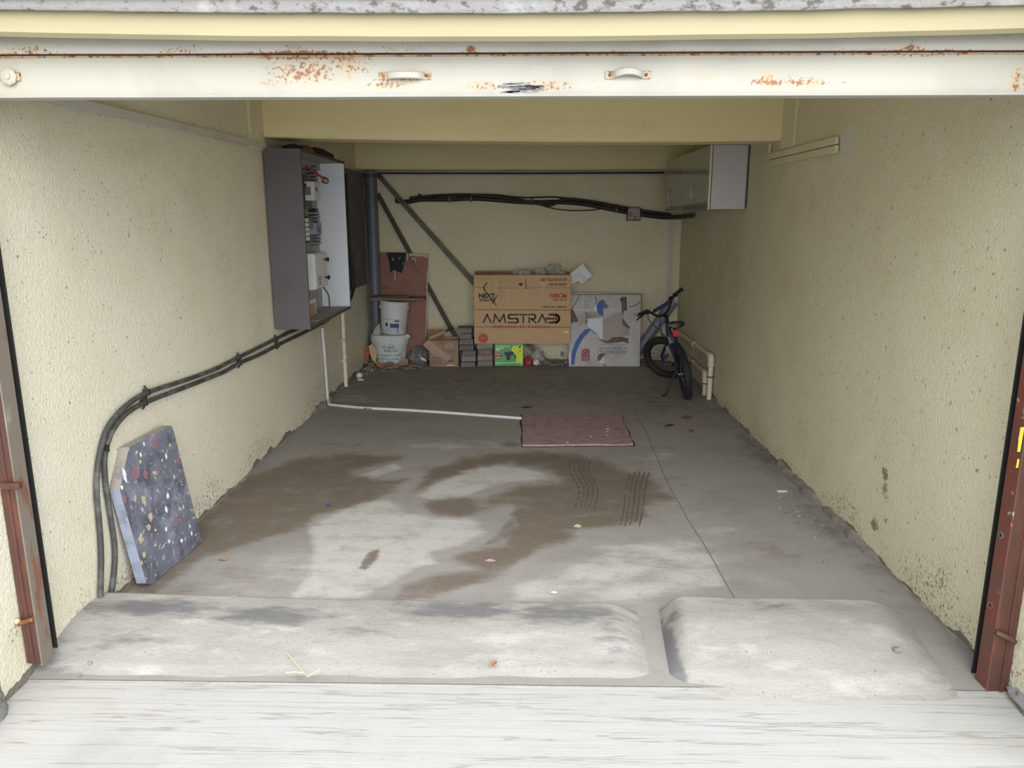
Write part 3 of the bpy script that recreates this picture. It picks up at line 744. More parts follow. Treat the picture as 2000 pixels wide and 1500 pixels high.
# the two mortar humps at the sill and the drive outside
def hump(name, x0, x1, y0f, y1f, H, eL, eR, scuffs):
    P, F = grid(0, 1, 0, 1, 0.0125, lambda u, v: (u, v, 0))
    out = []
    for u, v, _ in P:
        y0, y1 = y0f(u), y1f(u); y = y0 + (y1 - y0) * v
        x = x0(v) + (x1(v) - x0(v)) * u
        W = x1(v) - x0(v)
        prof = float(sstep(np.array(v), 0, 0.62)) * (1 - float(sstep(np.array(v), 0.86, 1.0)))
        ed = min(1.0, (u * W / eL)) if eL else 1.0
        ed2 = min(1.0, ((1 - u) * W / eR)) if eR else 1.0
        e = math.sin(max(ed, 0) * PI / 2) * math.sin(max(ed2, 0) * PI / 2)
        z = H(u) * prof * e + 0.004 * mnoise.noise(Vector((x * 5, y * 5, 0))) * e - 0.016 * (1 - min(1, prof * 4)) * 1.0 - 0.0
        out.append((x, y, z))
    sc = field(out, scuffs, lambda x, y: atz(x, y, 0.04))
    q = MB(); q.add(out, F)
    return struct(q.build(name, 'hump', smooth=True, attrs=dict(scuff=sc)))
hump('trim_5', lambda v: L - 0.01, lambda v: 0.44 + 0.02 * v, lambda u: 2.30 + 0.025 * u + 0.006 * math.sin(u * 17), lambda u: 2.93 - 0.03 * u,
     lambda u: 0.078 - 0.018 * min(1, u * 2.2), 0, 0.12,
     [(300, 1200, 160, 18, 1.0), (520, 1215, 120, 22, .9), (900, 1200, 150, 18, 1.0), (1100, 1205, 120, 22, .9), (100, 1290, 90, 30, .6), (700, 1240, 100, 20, .5), (1190, 1240, 40, 50, .5), (250, 1250, 160, 20, .5)])
hump('trim_6', lambda v: 0.555 - 0.05 * (1 - v), lambda v: 1.47 + 0.09 * v, lambda u: 2.31 - 0.06 * min(1, u * 3.0) + 0.010 * math.sin(u * 11), lambda u: 2.92,
     lambda u: 0.088, 0.085, 0.19,
     [(1294, 1240, 18, 50, 1.8), (1315, 1300, 20, 40, 1.7), (1330, 1215, 40, 14, .8), (1480, 1205, 160, 14, .8), (1620, 1215, 90, 14, .7), (1420, 1350, 90, 10, .6), (1880, 1340, 30, 24, .5)])

P, F = grid(0, 1, 0, 1, 0.02, lambda u, v: (u, v, 0))
out = []
for u, v, _ in P:
    x = -2.6 + 5.2 * u; y = 0.9 + 1.62 * v; e_ = float(sstep(np.array(y), 2.0, 2.3))
    out.append((x, y, -0.013 + 0.004 * (1 - e_) * mnoise.noise(Vector((x * 1.7, y * 2.2, 3))) + 0.004 * e_))
q = MB(); q.add(out, F); q.box((-14, -16, -0.3), (14, 0.905, -0.0135)); q.box((-14, 0.9, -0.3), (14, 2.52, -0.03))
drive = struct(q.build('driveway', 'road', smooth=True))

# rough cement feet of the jambs outside the guides
q = MB(); q.blob((L - 0.03, 2.10, 0.0), (0.08, 0.16, 0.13), lump=0.2, seed=3); struct(q.build('trim_7', 'cement', smooth=True))
q = MB(); q.blob((R + 0.05, 2.20, 0.0), (0.08, 0.24, 0.06), lump=0.2, seed=5); struct(q.build('trim_8', 'cement', smooth=True))

# ------------------------------------------------------------------ rolled-up door
YD = 2.42
door = bpy.data.objects.new('door_1', None); COL.objects.link(door); door.location = (0, YD, 1.95); struct(door)
def strip(q, prof, x0=L + 0.004, x1=R - 0.004, n=110, wob=0.0015):
    vs = []; fs = []; m = len(prof)
    for i in range(n + 1):
        x = x0 + (x1 - x0) * i / n; w = wob * mnoise.noise(Vector((x * 2.5, 7, 0)))
        for (y, z) in prof: vs.append((x, y + w, z + w))
    for i in range(n):
        for k in range(m): fs.append((i * m + k, i * m + (k + 1) % m, (i + 1) * m + (k + 1) % m, (i + 1) * m + k))
    fs += [tuple(range(m)), tuple(n * m + k for k in range(m))[::-1]]
    q.add(vs, fs); return q
def rust_at(q, zs, sg):
    """how rusty the enamel is: along the seam, round the handles and in patches seen near the lower edge"""
    zones = [(600, 140, 110, 34, .85), (520, 160, 50, 14, .7), (690, 125, 60, 30, .8), (760, 165, 70, 16, .8), (790, 148, 70, 24, .7), (960, 168, 70, 14, .8), (1060, 168, 80, 14, .85), (1190, 168, 50, 12, .6), (1220, 150, 60, 18, .45), (1500, 158, 60, 14, .95), (1570, 160, 60, 14, .9), (1650, 163, 60, 12, .6), (1400, 160, 60, 14, .3), (60, 100, 70, 20, .8), (920, 98, 20, 14, 1.2), (790, 92, 80, 14, .7), (570, 95, 40, 14, .8), (1780, 92, 30, 8, .9), (350, 98, 70, 6, .8), (1990, 160, 16, 40, 1.0)]
    v = field([tuple(p) for p in q.v], zones, lambda x, y: aty(x, y, YD))
    z = np.array([p.z for p in q.v]); x = np.array([p.x for p in q.v])
    seam = (0.55 + 0.9 * np.array([mnoise.noise(Vector((a * 2.2, 3, 1))) for a in x])) * np.exp(-np.abs(z - zs) / 0.012)
    return np.maximum(v, np.clip(seam, 0, 1.1))
q = MB(); strip(q, [(YD + 0.03, 2.16), (YD + 0.012, 2.14), (YD + 0.004, 2.11), (YD + 0.002, 2.086), (YD + 0.006, 2.078), (YD + 0.02, 2.078), (YD + 0.04, 2.10)]); q.build('shutter_slat', 'shutter_lath', door, smooth=True, attrs=dict(rusty=rust_at(q, 2.078, 1)))
q = MB(); strip(q, [(YD + 0.012, 2.082), (YD + 0.010, 2.0755), (YD + 0.008, 2.0785), (YD + 0.006, 2.076), (YD + 0.008, 2.0725), (YD + 0.02, 2.070)]); q.build('hinge_seam', 'guide_brown', door, smooth=True)
q = MB(); strip(q, [(YD + 0.004, 2.0725), (YD - 0.002, 2.071), (YD - 0.004, 2.066), (YD + 0.01, 2.064), (YD + 0.02, 2.07)]); q.build('rail_top_edge', 'shutter_rusty', door)
q = MB(); strip(q, [(YD + 0.02, 2.069), (YD, 2.067), (YD - 0.002, 2.056), (YD - 0.003, 2.035), (YD - 0.003, 2.01), (YD - 0.003, 1.99), (YD - 0.002, 1.975), (YD, 1.9615), (YD + 0.02, 1.9615)]); q.build('bottom_rail', 'shutter_white', door, smooth=True, attrs=dict(rusty=rust_at(q, 2.067, -1)))
q = MB(); strip(q, [(YD + 0.022, 1.962), (YD - 0.010, 1.9605), (YD - 0.014, 1.956), (YD - 0.012, 1.951), (YD + 0.03, 1.949)]); q.build('bottom_lip', 'lip', door, smooth=True)
# drooping handles
def dhandle(xa, xb, z, bend):
    h = MB(); n = 14; xs = [xa + (xb - xa) * i / n for i in range(n + 1)]
    vs = []; fs = []
    for i, x in enumerate(xs):
        t = i / n; a = math.sin(PI * t) ** 0.5
        zz = z + bend * math.sin(PI * t); y = YD - 0.004 - 0.022 * a; hh = 0.0105
        vs += [(x, y, zz - hh), (x, y - 0.004, zz - hh + 0.003), (x, y - 0.004, zz + hh - 0.003), (x, y, zz + hh), (x, y + 0.004, zz)]
    for i in range(n):
        for k in range(5): fs.append((i * 5 + k, i * 5 + (k + 1) % 5, (i + 1) * 5 + (k + 1) % 5, (i + 1) * 5 + k))
    h.add(vs, fs); o = h.build('handle', 'white_plastic' if False else 'shutter_white', door, smooth=True)
    for x in (xa - 0.008, xb + 0.008):
        l = MB(); l.box((x - 0.014, YD - 0.008, z - 0.011), (x + 0.014, YD - 0.002, z + 0.011), 0.002); l.build('handle_lug', 'shutter_rusty', o)
        l = MB(); l.lathe([(0.005, 0), (0.005, 0.003), (0.002, 0.005)], 10, frame((x, YD - 0.008, z), (1, 0, 0), (0, 0, 1), (0, -1, 0))); l.build('rivet', 'rust', o)
    return o
p = aty(755, 149, YD); p2 = aty(828, 149, YD); dhandle(p.x, p2.x, p.z, 0.0)
p = aty(1196, 146, YD); p2 = aty(1256, 144, YD); dhandle(p.x, p2.x, p.z - 0.002, 0.008)
# scraped smudge on the rail and corner latch
p = aty(22, 151, YD)
l = MB(); l.box((p.x - 0.030, YD - 0.010, p.z - 0.011), (p.x + 0.032, YD - 0.001, p.z + 0.013), 0.002); lat = l.build('corner_latch', 'shutter_rusty', door)
l = MB(); l.lathe([(0.026, 0), (0.026, 0.006), (0.020, 0.009), (0.010, 0.010), (0.010, 0.013), (0.004, 0.014)], 8, frame((p.x, YD - 0.010, p.z), (1, 0, 0), (0, 0, 1), (0, -1, 0))); l.build('latch_plate', 'shutter_white', lat)
q = MB()
for k in range(26):
    x = aty(R_.uniform(985, 1055), 174, YD).x; z = aty(1000, 162 + R_.random() * 20, YD).z; w = R_.uniform(0.012, 0.035); a = R_.uniform(-.004, .004)
    q.add([(x - w, YD - 0.0062, z - 0.0012), (x + w, YD - 0.0062, z - 0.0012 + a), (x + w * .8, YD - 0.0062, z + 0.0018 + a), (x - w * .7, YD - 0.0062, z + 0.0012)], [(0, 1, 2, 3)])
q.build('scrape_mark', 'ink_grey', door, kind='stuff')

# ------------------------------------------------------------------ steel guide channels at either side of the door
def guide(side, X, Y0, name, lab, zb):
    s = side                                   # +1: channel fixed to the left wall and facing right
    t = thing(name, lab, 'door guide', (X + s * 0.03, Y0 + 0.06, zb))
    top = 2.02
    def bx(a, b, ya, yb, z0, z1, nm, m, bev=0.002):
        q = MB(); q.box((min(X + s * a, X + s * b), Y0 + ya, z0), (max(X + s * a, X + s * b), Y0 + yb, z1), bev); return q.build(nm, m, t)
    W = 0.052 if s > 0 else 0.072
    bx(0.0, W, 0.0, 0.006, zb, top, 'front_flange', 'guide_brown')
    bx(0.018, 0.030, -0.004, 0.0, zb, top, 'flange_rib', 'guide_brown', 0.0015)
    w = bx(W - 0.004, W + 0.002, 0.0, 0.066, zb - 0.01, top, 'channel_lip', 'guide_grey' if s > 0 else 'guide_red')
    bx(0.0, 0.006, 0.006, 0.10, zb, top, 'channel_web', 'black_slot', 0)
    bx(0.0, W - 0.006, 0.100, 0.106, zb, top, 'rear_flange', 'black_slot', 0.001)
    q = MB(); q.box((min(X, X + s * 0.044), Y0 + 0.03, zb), (max(X, X + s * 0.044), Y0 + 0.036, top)); q.build('inner_fin', 'black_slot', t)
    return t
zl = 0.06
gl = guide(1, L + 0.004, 2.36, 'shutter_guide', 'rusty brown steel door channel on the left wall beside the two cables', zl)
gr = guide(-1, R - 0.004, 2.36, 'shutter_guide', 'dark brown steel door channel with a yellow paint smear on the right wall', -0.005)
def on_guide_l(x, y): return aty(x, y, 2.355)
p = on_guide_l(15, 946)
q = MB(); q.box((p.x - 0.018, 2.335, p.z - 0.012), (p.x + 0.05, 2.357, p.z + 0.010), 0.004); q.build('welded_tab', 'guide_brown', gl)
p = on_guide_l(48, 1214)
q = MB(); q.tube([(p.x - 0.012, 2.340, p.z), (p.x + 0.035, 2.350, p.z + 0.012)], 0.009); hk = q.build('bolt_stub', 'rust', gl, smooth=True)
q = MB(); q.blob((p.x - 0.014, 2.338, p.z + 0.010), (0.010, 0.010, 0.011), lump=0.1, seed=4); q.build('bolt_cap', 'ochre_drip', hk, smooth=True)
p = on_guide_l(1968, 1246)
q = MB(); q.tube([(p.x - 0.045, 2.352, p.z + 0.022), (p.x - 0.01, 2.338, p.z + 0.012), (p.x + 0.012, 2.336, p.z - 0.006)], 0.011, smooth=1); q.build('hook_stub', 'guide_brown', gr, smooth=True)
xf = R - 0.004 - 0.074
for (x, y) in ((1960, 1031), (1934, 1160)):
    p = atx(x - 25, y, xf)
    q = MB(); q.lathe([(0.012, 0), (0.012, 0.002), (0.006, 0.0022)], 14, frame((xf - 0.0005, min(p.y, 2.40), p.z), (0, 1, 0), (0, 0, 1), (-1, 0, 0))); h = q.build('bolt_hole', 'guide_grey', gr)
    q = MB(); q.lathe([(0.007, 0), (0.007, 0.0006)], 12, frame((xf - 0.0026, min(p.y, 2.40), p.z), (0, 1, 0), (0, 0, 1), (-1, 0, 0))); q.build('hole', 'black_slot', h)
q = MB()
for (x, y, w, hh) in ((1995, 845, .012, .035), (1992, 868, .010, .05), (1988, 905, .006, .03)):
    p = aty(x, y, 2.355); q.box((p.x - w / 2, 2.3545, p.z - hh / 2), (p.x + w / 2, 2.3562, p.z + hh / 2), 0.0006, jit=0.001)
q.build('paint_smear', 'yellow', gr)
# ------------------------------------------------------------------ a flat panel of the photo: its own plane, drawn on in its own coordinates
class Panel:
    def __init__(s, o, ux, uy):
        s.o = Vector(o); s.ux = Vector(ux).normalized(); uy = Vector(uy); s.uy = (uy - s.ux * uy.dot(s.ux)).normalized()
        s.n = s.ux.cross(s.uy)
        s.mx = frame(s.o, s.ux, s.uy, s.n)
    def pt(s, x, y): d = ray(x, y); return _C + d * ((s.o - _C).dot(s.n) / d.dot(s.n))
    def loc(s, x, y): p = s.pt(x, y) - s.o; return (p.dot(s.ux), p.dot(s.uy))
    def poly(s, pts, t, m, parent, name, z0=0.0, px=True, label=None):
        q = MB(); q.prism([s.loc(*p) if px else p for p in pts], t, s.mx, z0); return q.build(name, m, parent, label=label)
    def text(s, body, x0, y0, x1, y1, m, parent, rot=False, **k):
        a = s.loc(x0, y1); b = s.loc(x1, y0)
        mx = s.mx @ Matrix.Translation((a[0], a[1], 0))
        if rot: mx = s.mx @ Matrix.Translation((b[0], b[1], 0)) @ Matrix.Rotation(PI, 4, 'Z')
        return text_mesh(body, b[0] - a[0], b[1] - a[1], mx, m, parent, **k)
    def lines(s, L, w, m, parent, name, t=0.0008, kind=None):
        q = MB(); strokes(q, [[s.loc(*p) for p in l] for l in L], w, s.mx, t); return q.build(name, m, parent, kind=kind)
def facing(yf, x=0.0): return Panel((x, yf, 0), (1, 0, 0), (0, 0, 1))

# ------------------------------------------------------------------ meter cabinet on the left wall
X0, X1, Y0, Y1, Z0, Z1 = L + 0.014, -1.502, 5.185, 6.42, 0.832, 2.036
cab = thing('meter_cabinet', 'tall open-fronted charcoal cabinet fixed to the left wall with meters inside', 'cabinet', ((X0 + X1) / 2, (Y0 + Y1) / 2, Z0))
def cbox(lo, hi, nm, m, parent=None, bev=0.0015, label=None):
    q = MB(); q.box(lo, hi, bev); return q.build(nm, m, parent or cab, label=label)
cbox((X0, Y0, Z0), (X1, Y0 + .018, Z1), 'side_panel', 'lam_grey')
cbox((X1, Y0, Z0), (X1 + .002, Y0 + .018, Z1), 'edge_band', 'lam_edge', bev=0)
far = cbox((X0, Y1 - .018, Z0), (X1, Y1, Z1), 'side_panel', 'lam_white', label='white inner side panel')
cbox((X1, Y1 - .018, Z0), (X1 + .002, Y1, Z1), 'edge_band', 'lam_edge', bev=0)
cbox((X0, Y0 + .018, Z1 - .018), (X1, Y1 - .018, Z1), 'top_panel', 'lam_dusty')
cbox((X1 - .0, Y0 + .018, Z1 - .020), (X1 + .002, Y1 - .018, Z1), 'edge_band', 'lam_edge', bev=0)
cbox((X0, Y0 + .018, Z0), (X1, Y1 - .018, Z0 + .020), 'bottom_panel', 'lam_dusty')
cbox((X1, Y0 + .018, Z0), (X1 + .002, Y1 - .018, Z0 + .022), 'edge_band', 'lam_edge', bev=0)
cbox((X0, Y0 + .018, Z0 + .02), (X0 + .010, Y1 - .018, Z1 - .018), 'back_panel', 'lam_dusty')
cbox((X0 + .01, Y0 + .02, Z1 - .075), (X0 + .05, Y1 - .02, Z1 - .018), 'hanging_rail', 'lam_dusty')
XB = X0 + .010
# distribution box
t = thing('distribution_box', 'white enamel box with two black knobs low inside the charcoal cabinet', 'electrical box', (XB + .075, 5.82, 1.06))
zt, zb = 1.328, 1.060
q = MB(); q.box((XB, 5.64, zb), (XB + .155, 5.99, zt), .006); q.build('housing', 'white_enamel', t)
q = MB(); q.box((XB + .155, 5.648, zb + .008), (XB + .165, 5.982, zt - .008), .003); dr = q.build('cover', 'white_enamel', t)
for zz in (zt - .055, zb + .075):
    q = MB(); q.lathe([(.006, 0), (.006, .018), (.016, .024), (.018, .034), (.012, .038)], 14, frame((XB + .165, 5.90, zz), (0, 1, 0), (0, 0, 1), (1, 0, 0))); q.build('knob', 'black_plastic', dr, smooth=True)
    q = MB(); q.lathe([(.013, 0), (.013, .004), (.006, .005)], 14, frame((XB + .09, 5.64, zz), (1, 0, 0), (0, 0, 1), (0, -1, 0))); q.build('screw_cap', 'ink_grey', t)
q = MB()
for k in range(4): q.box((XB + .1652, 5.72, zb + .03 + k * .018), (XB + .1658, 5.79, zb + .04 + k * .018))
q.build('printed_rating', 'ink_grey', dr)
# slotted ducts and meters
def duct(zlo, zhi, lab):
    t = thing('slotted_duct', lab, 'cable duct', (XB + .03, 6.16, zlo), 'slotted ducts in the meter cabinet')
    q = MB(); q.box((XB, 6.13, zlo), (XB + .062, 6.20, zhi), .001); q.build('duct_body', 'black_plastic', t)
    n = int((zhi - zlo) / .026); pr = None
    for k in range(n):
        z = zlo + .006 + k * .026
        if pr is None:
            q = MB(); q.box((XB + .0, 6.122, z), (XB + .070, 6.208, z + .014)); pr = q.build('duct_rib', 'duct_grey', t); pz = z
        else:
            o = pr.copy(); COL.objects.link(o); o.location.z += z - pz
    return t
duct(1.72, 1.985, 'grey slotted cable duct at the top of the cabinet beside the upper meter')
duct(1.375, 1.66, 'grey slotted cable duct halfway up the cabinet below the upper meter')
def meter(y0, zlo, zhi, dep, lab, m='white_plastic'):
    t = thing('energy_meter', lab, 'meter', (XB + dep / 2, y0 + .09, zlo), 'meters in the charcoal cabinet')
    q = MB(); q.box((XB, y0, zlo), (XB + dep * .45, y0 + .19, zhi), .004); q.build('base_plate', 'black_plastic', t)
    q = MB(); q.box((XB + dep * .3, y0 + .01, zlo + .06), (XB + dep, y0 + .17, zhi - .05), .006); b = q.build('meter_case', m, t)
    q = MB(); q.box((XB + dep * .45, y0 + .0085, zlo + .10), (XB + dep * .8, y0 + .0105, zlo + .16)); q.build('rating_plate', 'ink_grey', b)
    q = MB(); q.box((XB + dep * .3, y0 + .0085, zhi - .095), (XB + dep * .55, y0 + .0105, zhi - .065)); q.build('terminal_cover', 'black_plastic', b)
    q = MB(); q.box((XB + dep, y0 + .06, zhi - .12), (XB + dep + .006, y0 + .09, zhi - .09), .002); q.build('button', 'black_plastic', b)
    return t
meter(5.86, 1.655, 1.905, .125, 'white meter with a dark base in the upper half of the cabinet')
meter(5.90, 1.40, 1.60, .115, 'smaller white meter halfway up the charcoal cabinet', 'duct_grey')
t = thing('terminal_strip', 'narrow white terminal strip beside the smaller meter in the cabinet', 'terminal strip', (XB + .03, 5.74, 1.42))
for k in range(5):
    q = MB(); q.box((XB, 5.72, 1.42 + k * .034), (XB + .10, 5.78, 1.448 + k * .034), .003); q.build('terminal', 'white_plastic', t)
t = thing('lamp_holder', 'brass bulb holder on two red wires at the top of the cabinet', 'lamp holder', (XB + .12, 5.93, 1.86))
q = MB(); q.lathe([(.012, 0), (.026, .006), (.028, .03), (.020, .05), (.012, .055)], 16, frame((XB + .135, 6.08, 1.880), (0, .9, 0), (.35, 0, .9), (.9, 0, -.35))); q.build('socket', 'brass', t, smooth=True)
for d in (-.012, .012): q = MB(); q.tube([(XB + .04, 5.98 + d, 1.975), (XB + .07, 6.02 + d, 1.95), (XB + .11, 6.06 + d, 1.915), (XB + .138, 6.08 + d, 1.892)], .009, 8, smooth=1); q.build('wire', 'red_wire', t, smooth=True)
t = thing('paper_bundle', 'white paper packet standing on the bottom shelf of the cabinet', 'paper packet', (XB + .06, 5.72, Z0 + .02))
q = MB(); q.box((XB + .005, 5.62, Z0 + .0205), (XB + .10, 5.84, Z0 + .150), .006, jit=.006); q.build('packet', 'white_plastic', t)
q = MB(); q.box((XB + .10, 5.66, Z0 + .03), (XB + .104, 5.80, Z0 + .12), jit=.003); q.build('label', 'carton_label', t)
q = MB(); q.tube([(XB + .13, 5.95, zb), (XB + .165, 5.98, zb - .06), (XB + .165, 6.0, zb - .14), (XB + .16, 6.0, Z0 + .028)], .006, 8, smooth=2)
single(q, 'flex_cable', 'lam_edge', 'short dark flex hanging from the white box to the cabinet shelf', 'cable', smooth=True)
q = MB(); q.add([(X0 + .06, 5.40, Z0 + .0222), (X1 - .02, 5.46, Z0 + .0222), (X1 - .03, 6.0, Z0 + .0222), (X0 + .07, 5.95, Z0 + .0222), (X0 + .06, 5.40, Z0 + .026), (X1 - .02, 5.46, Z0 + .026), (X1 - .03, 6.0, Z0 + .026), (X0 + .07, 5.95, Z0 + .026)], [(3, 2, 1, 0), (4, 5, 6, 7), (0, 1, 5, 4), (1, 2, 6, 5), (2, 3, 7, 6), (3, 0, 4, 7)])
single(q, 'offcut_board', 'lam_dusty', 'thin dusty offcut lying flat on the bottom shelf of the cabinet', 'board')
# bag on top of the cabinet
t = thing('cloth_bag', 'slumped black bag with an amber patch lying on top of the charcoal cabinet', 'bag', (-1.62, 5.8, Z1))
q = MB(); q.blob((-1.60, 6.02, Z1 + .012), (.075, .36, .058), lump=.10, seed=2, flatz=Z1 + .001); q.build('bag_body', 'bag_black', t, smooth=True)
q = MB(); q.blob((-1.575, 5.56, Z1 + .008), (.06, .10, .045), lump=.10, seed=5, flatz=Z1 + .001); q.build('amber_flap', 'bag_orange', t, smooth=True)
q = MB(); q.blob((-1.60, 5.36, Z1 + .006), (.07, .12, .035), lump=.12, seed=8, flatz=Z1 + .001); q.build('strap_roll', 'bag_black', t, smooth=True)

# grey board and hanging cables beyond the cabinet
q = MB(); q.box((L + .012, 6.75, .885), (L + .032, 8.20, 2.045), .003, jit=.003)
single(q, 'cement_board', 'asbestos', 'dark grey cement board fixed flat on the left wall behind the cabinet', 'board')
for k, (dx, lab) in enumerate(((0, 'black cable hanging in a loop behind the cabinet against the grey board'), (.012, 'second black cable looped close beside the first behind the cabinet'))):
    pts = [atx(676, 340, L + .06 + dx), atx(680, 420, L + .06 + dx), atx(684, 500, L + .06 + dx), atx(691 - 3 * k, 535, L + .06 + dx), atx(692 - 3 * k, 562, L + .06 + dx), atx(687, 582, L + .06 + dx), atx(680, 590, L + .06 + dx)]
    q = MB(); q.tube(pts, .012, 8, smooth=2); single(q, 'hanging_cable', 'cable_far', lab, 'cable', 'cables behind the cabinet', smooth=True)

# ------------------------------------------------------------------ pipes and conduits
t = thing('drain_pipe', 'thick grey plastic drain pipe standing in the back left corner', 'pipe', (-1.665, 8.30, 0))
q = MB(); q.tube([(-1.665, 8.30, 0.0), (-1.665, 8.30, 2.058)], .064, 24); q.build('pipe', 'pvc_grey', t, smooth=True)
q = MB(); q.lathe([(.066, 0), (.066, .03)], 24, Matrix.Translation((-1.665, 8.30, 2.0))); q.box((-1.745, 8.29, 2.0), (-1.72, 8.41, 2.03)); q.build('pipe_clamp', 'lam_edge', t, smooth=True)
q = MB(); q.lathe([(.070, 0), (.070, .09), (.065, .095)], 24, Matrix.Translation((-1.665, 8.30, 0.02))); q.build('socket', 'pvc_grey', t, smooth=True)
def run(name, pts, r, m, lab, cat, n=10, smooth=0, group=None, clips=(), clipm='clip', clipaxis=None):
    q = MB(); q.tube(pts, r, n, smooth=smooth)
    if not clips: return single(q, name, m, lab, cat, group, smooth=True)
    lo = Vector((min(v[i] for v in q.v) for i in range(3)))
    t = thing(name, lab, cat, lo, group)
    q.build('tube', m, t, smooth=True)
    for cpt in clips: cpt(t)
    return t
# twin conduits and the angle iron leaning on the back wall
for k, lab in ((0, 'upper of two grey steel conduits leaning diagonally across the back wall'), (1, 'lower of two grey steel conduits leaning diagonally across the back wall')):
    a = aty(738 - 4 * k, 337 + 3 * k, 8.37); b = aty(1068 - 9 * k, 709, 8.27); b.z = 0.015
    run('steel_conduit', [a, a.lerp(b, .5), b], .0115, 'iron_grey', lab, 'conduit', group='leaning conduits')
a = aty(738, 378, 8.39); b = aty(916, 690, 8.33); b.z = .012; d = (b - a).normalized(); s_ = Vector((d.z, 0, -d.x))
q = MB()
for (w0, w1, y0, y1) in ((-.022, .022, 0, .004), (.018, .022, -.03, 0)):
    vs = [p + s_ * w + Vector((0, yy, 0)) for p in (a, b) for (w, yy) in ((w0, y0), (w1, y0), (w1, y1), (w0, y1))]
    q.add(vs, [(0, 1, 2, 3), (7, 6, 5, 4), (0, 4, 5, 1), (1, 5, 6, 2), (2, 6, 7, 3), (3, 7, 4, 0)])
single(q, 'angle_iron', 'iron_dark', 'dark angle iron with white specks leaning behind the red-brown board', 'metal bar')
q = MB(); a = aty(742, 340, B - .02); b = aty(1297, 338, B - .02); q.box((a.x, B - .03, a.z - .022), (b.x, B - .012, a.z + .0), .002)
t = thing('wall_trunking', 'long thin grey trunking under the back beam along the back wall', 'trunking', ((a.x + b.x) / 2, B - .02, a.z - .022))
q.build('duct', 'trunk_grey', t); q = MB(); q.tube([(a.x, B - .034, a.z + .008), ((a.x + b.x) / 2, B - .034, a.z + .004), (b.x, B - .034, a.z + .010)], .009, 8); q.build('cable', 'cable_far', t, smooth=True)
# black bundle along the back wall
YB = B - .035
main = [(772, 389), (795, 392), (822, 386), (870, 387), (930, 384), (985, 389), (1040, 393), (1095, 391), (1150, 396), (1200, 407), (1250, 416), (1300, 422)]
def bw(pts, y=YB, dy=0): return [aty(x, yy + dy, y) for x, yy in pts]
t = thing('cable_bundle', 'thick black cable bundle sagging along the back wall', 'cables', aty(1050, 395, YB))
end = [atx(1338, 423, R - .05), atx(1352, 421, R - .05)]
q = MB(); q.tube(bw(main, dy=3) + end, .024, 10, smooth=2); q.build('cable', 'cable_far', t, smooth=True)
q = MB(); q.tube(bw([(800, 387), (850, 382), (930, 380), (1000, 388), (1040, 395), (1070, 402), (1085, 398), (1100, 387), (1160, 394), (1215, 405), (1260, 413), (1310, 419)], YB - .02), .016, 10, smooth=2); q.build('cable', 'cable_far', t, smooth=True)
q = MB(); q.tube(bw([(815, 384), (880, 381), (960, 379), (1010, 386), (1045, 386), (1085, 384), (1140, 392), (1200, 404), (1245, 413)], YB - .03), .008, 8, smooth=2); q.build('thin_cable', 'cable_far', t, smooth=True)
q = MB(); q.tube(bw([(1040, 395), (1075, 407), (1115, 412), (1155, 411), (1190, 405), (1205, 403)], YB - .01), .006, 8, smooth=2); q.build('loose_wire', 'cable_far', t, smooth=True)
for (x, y) in ((820, 386), (878, 388), (920, 387), (1039, 393), (1204, 406)):
    p = aty(x, y, YB); q = MB(); q.box((p.x - .012, YB - .03, p.z - .040), (p.x + .012, B - .012, p.z + .040), .004); q.build('wall_clip', 'carton_fold' if x != 820 else 'clip', t)
t = thing('junction_box', 'small square junction box with a mottled pinkish lid under the black cables', 'junction box', aty(1238, 430, B - .03))
p = aty(1238, 418, B - .06); q = MB(); q.box((p.x - .072, B - .066, p.z - .072), (p.x + .072, B - .012, p.z + .072), .006); q.build('box_body', 'carton_fold', t)
q = MB(); q.box((p.x - .062, B - .074, p.z - .060), (p.x + .062, B - .066, p.z + .062), .004); q.build('lid', 'box_pink', t)
a = aty(1312, 430, B - .02); b = aty(1303, 600, B - .02)
q = MB(); q.box((a.x - .018, B - .024, 0.0), (a.x + .018, B - .010, a.z), .003)
single(q, 'vertical_conduit', 'trunk_grey', 'thin pale conduit running down the back wall near the right corner', 'conduit')
a = aty(1316, 588, 8.34); b = aty(1235, 712, 8.33); b.z = .055
run('loose_pipe', [a, b], .056, 'pvc_blue', 'blue-grey plastic pipe leaning behind the bicycle in the right corner', 'pipe', n=20)
# pipes on the right wall
XR = R - .040
def rpipe(z, yv, lab, r=.026):
    t = thing('water_pipe', lab, 'pipe', (XR, yv, 0), 'cream pipes on the right wall')
    q = MB(); q.tube([(XR, 8.38, z - .01), (XR, yv + .05, z), (XR, yv + .018, z - .004), (XR, yv, z - .025), (XR, yv, z - .05), (XR, yv, -.005)], r * .86, 14); q.build('pipe', 'pvc_cream', t, smooth=True)
    q = MB(); q.tube([(XR, yv + .075, z), (XR, yv + .03, z), (XR, yv + .008, z - .010), (XR, yv, z - .032), (XR, yv, z - .085)], r * 1.15, 14); q.build('elbow', 'pvc_cream', t, smooth=True)
    q = MB(); q.lathe([(r * 1.12, 0), (r * 1.12, .05)], 14, frame((XR, 7.35, z - .004), (1, 0, 0), (0, 0, 1), (0, -1, 0))); q.build('coupling', 'pvc_cream', t, smooth=True)
    for zz in (z * .52,):
        q = MB(); q.lathe([(r * 1.05, 0), (r * 1.05, .012)], 14, Matrix.Translation((XR, yv, zz))); q.box((XR, yv - .006, zz), (R - .008, yv + .006, zz + .012)); q.build('pipe_strap', 'lam_edge', t)
    return t
rpipe(.385, 6.62, 'cream water pipe, the taller one bending down to the floor on the right wall')
rpipe(.200, 6.79, 'cream water pipe, the lower one bending down behind the taller pipe')
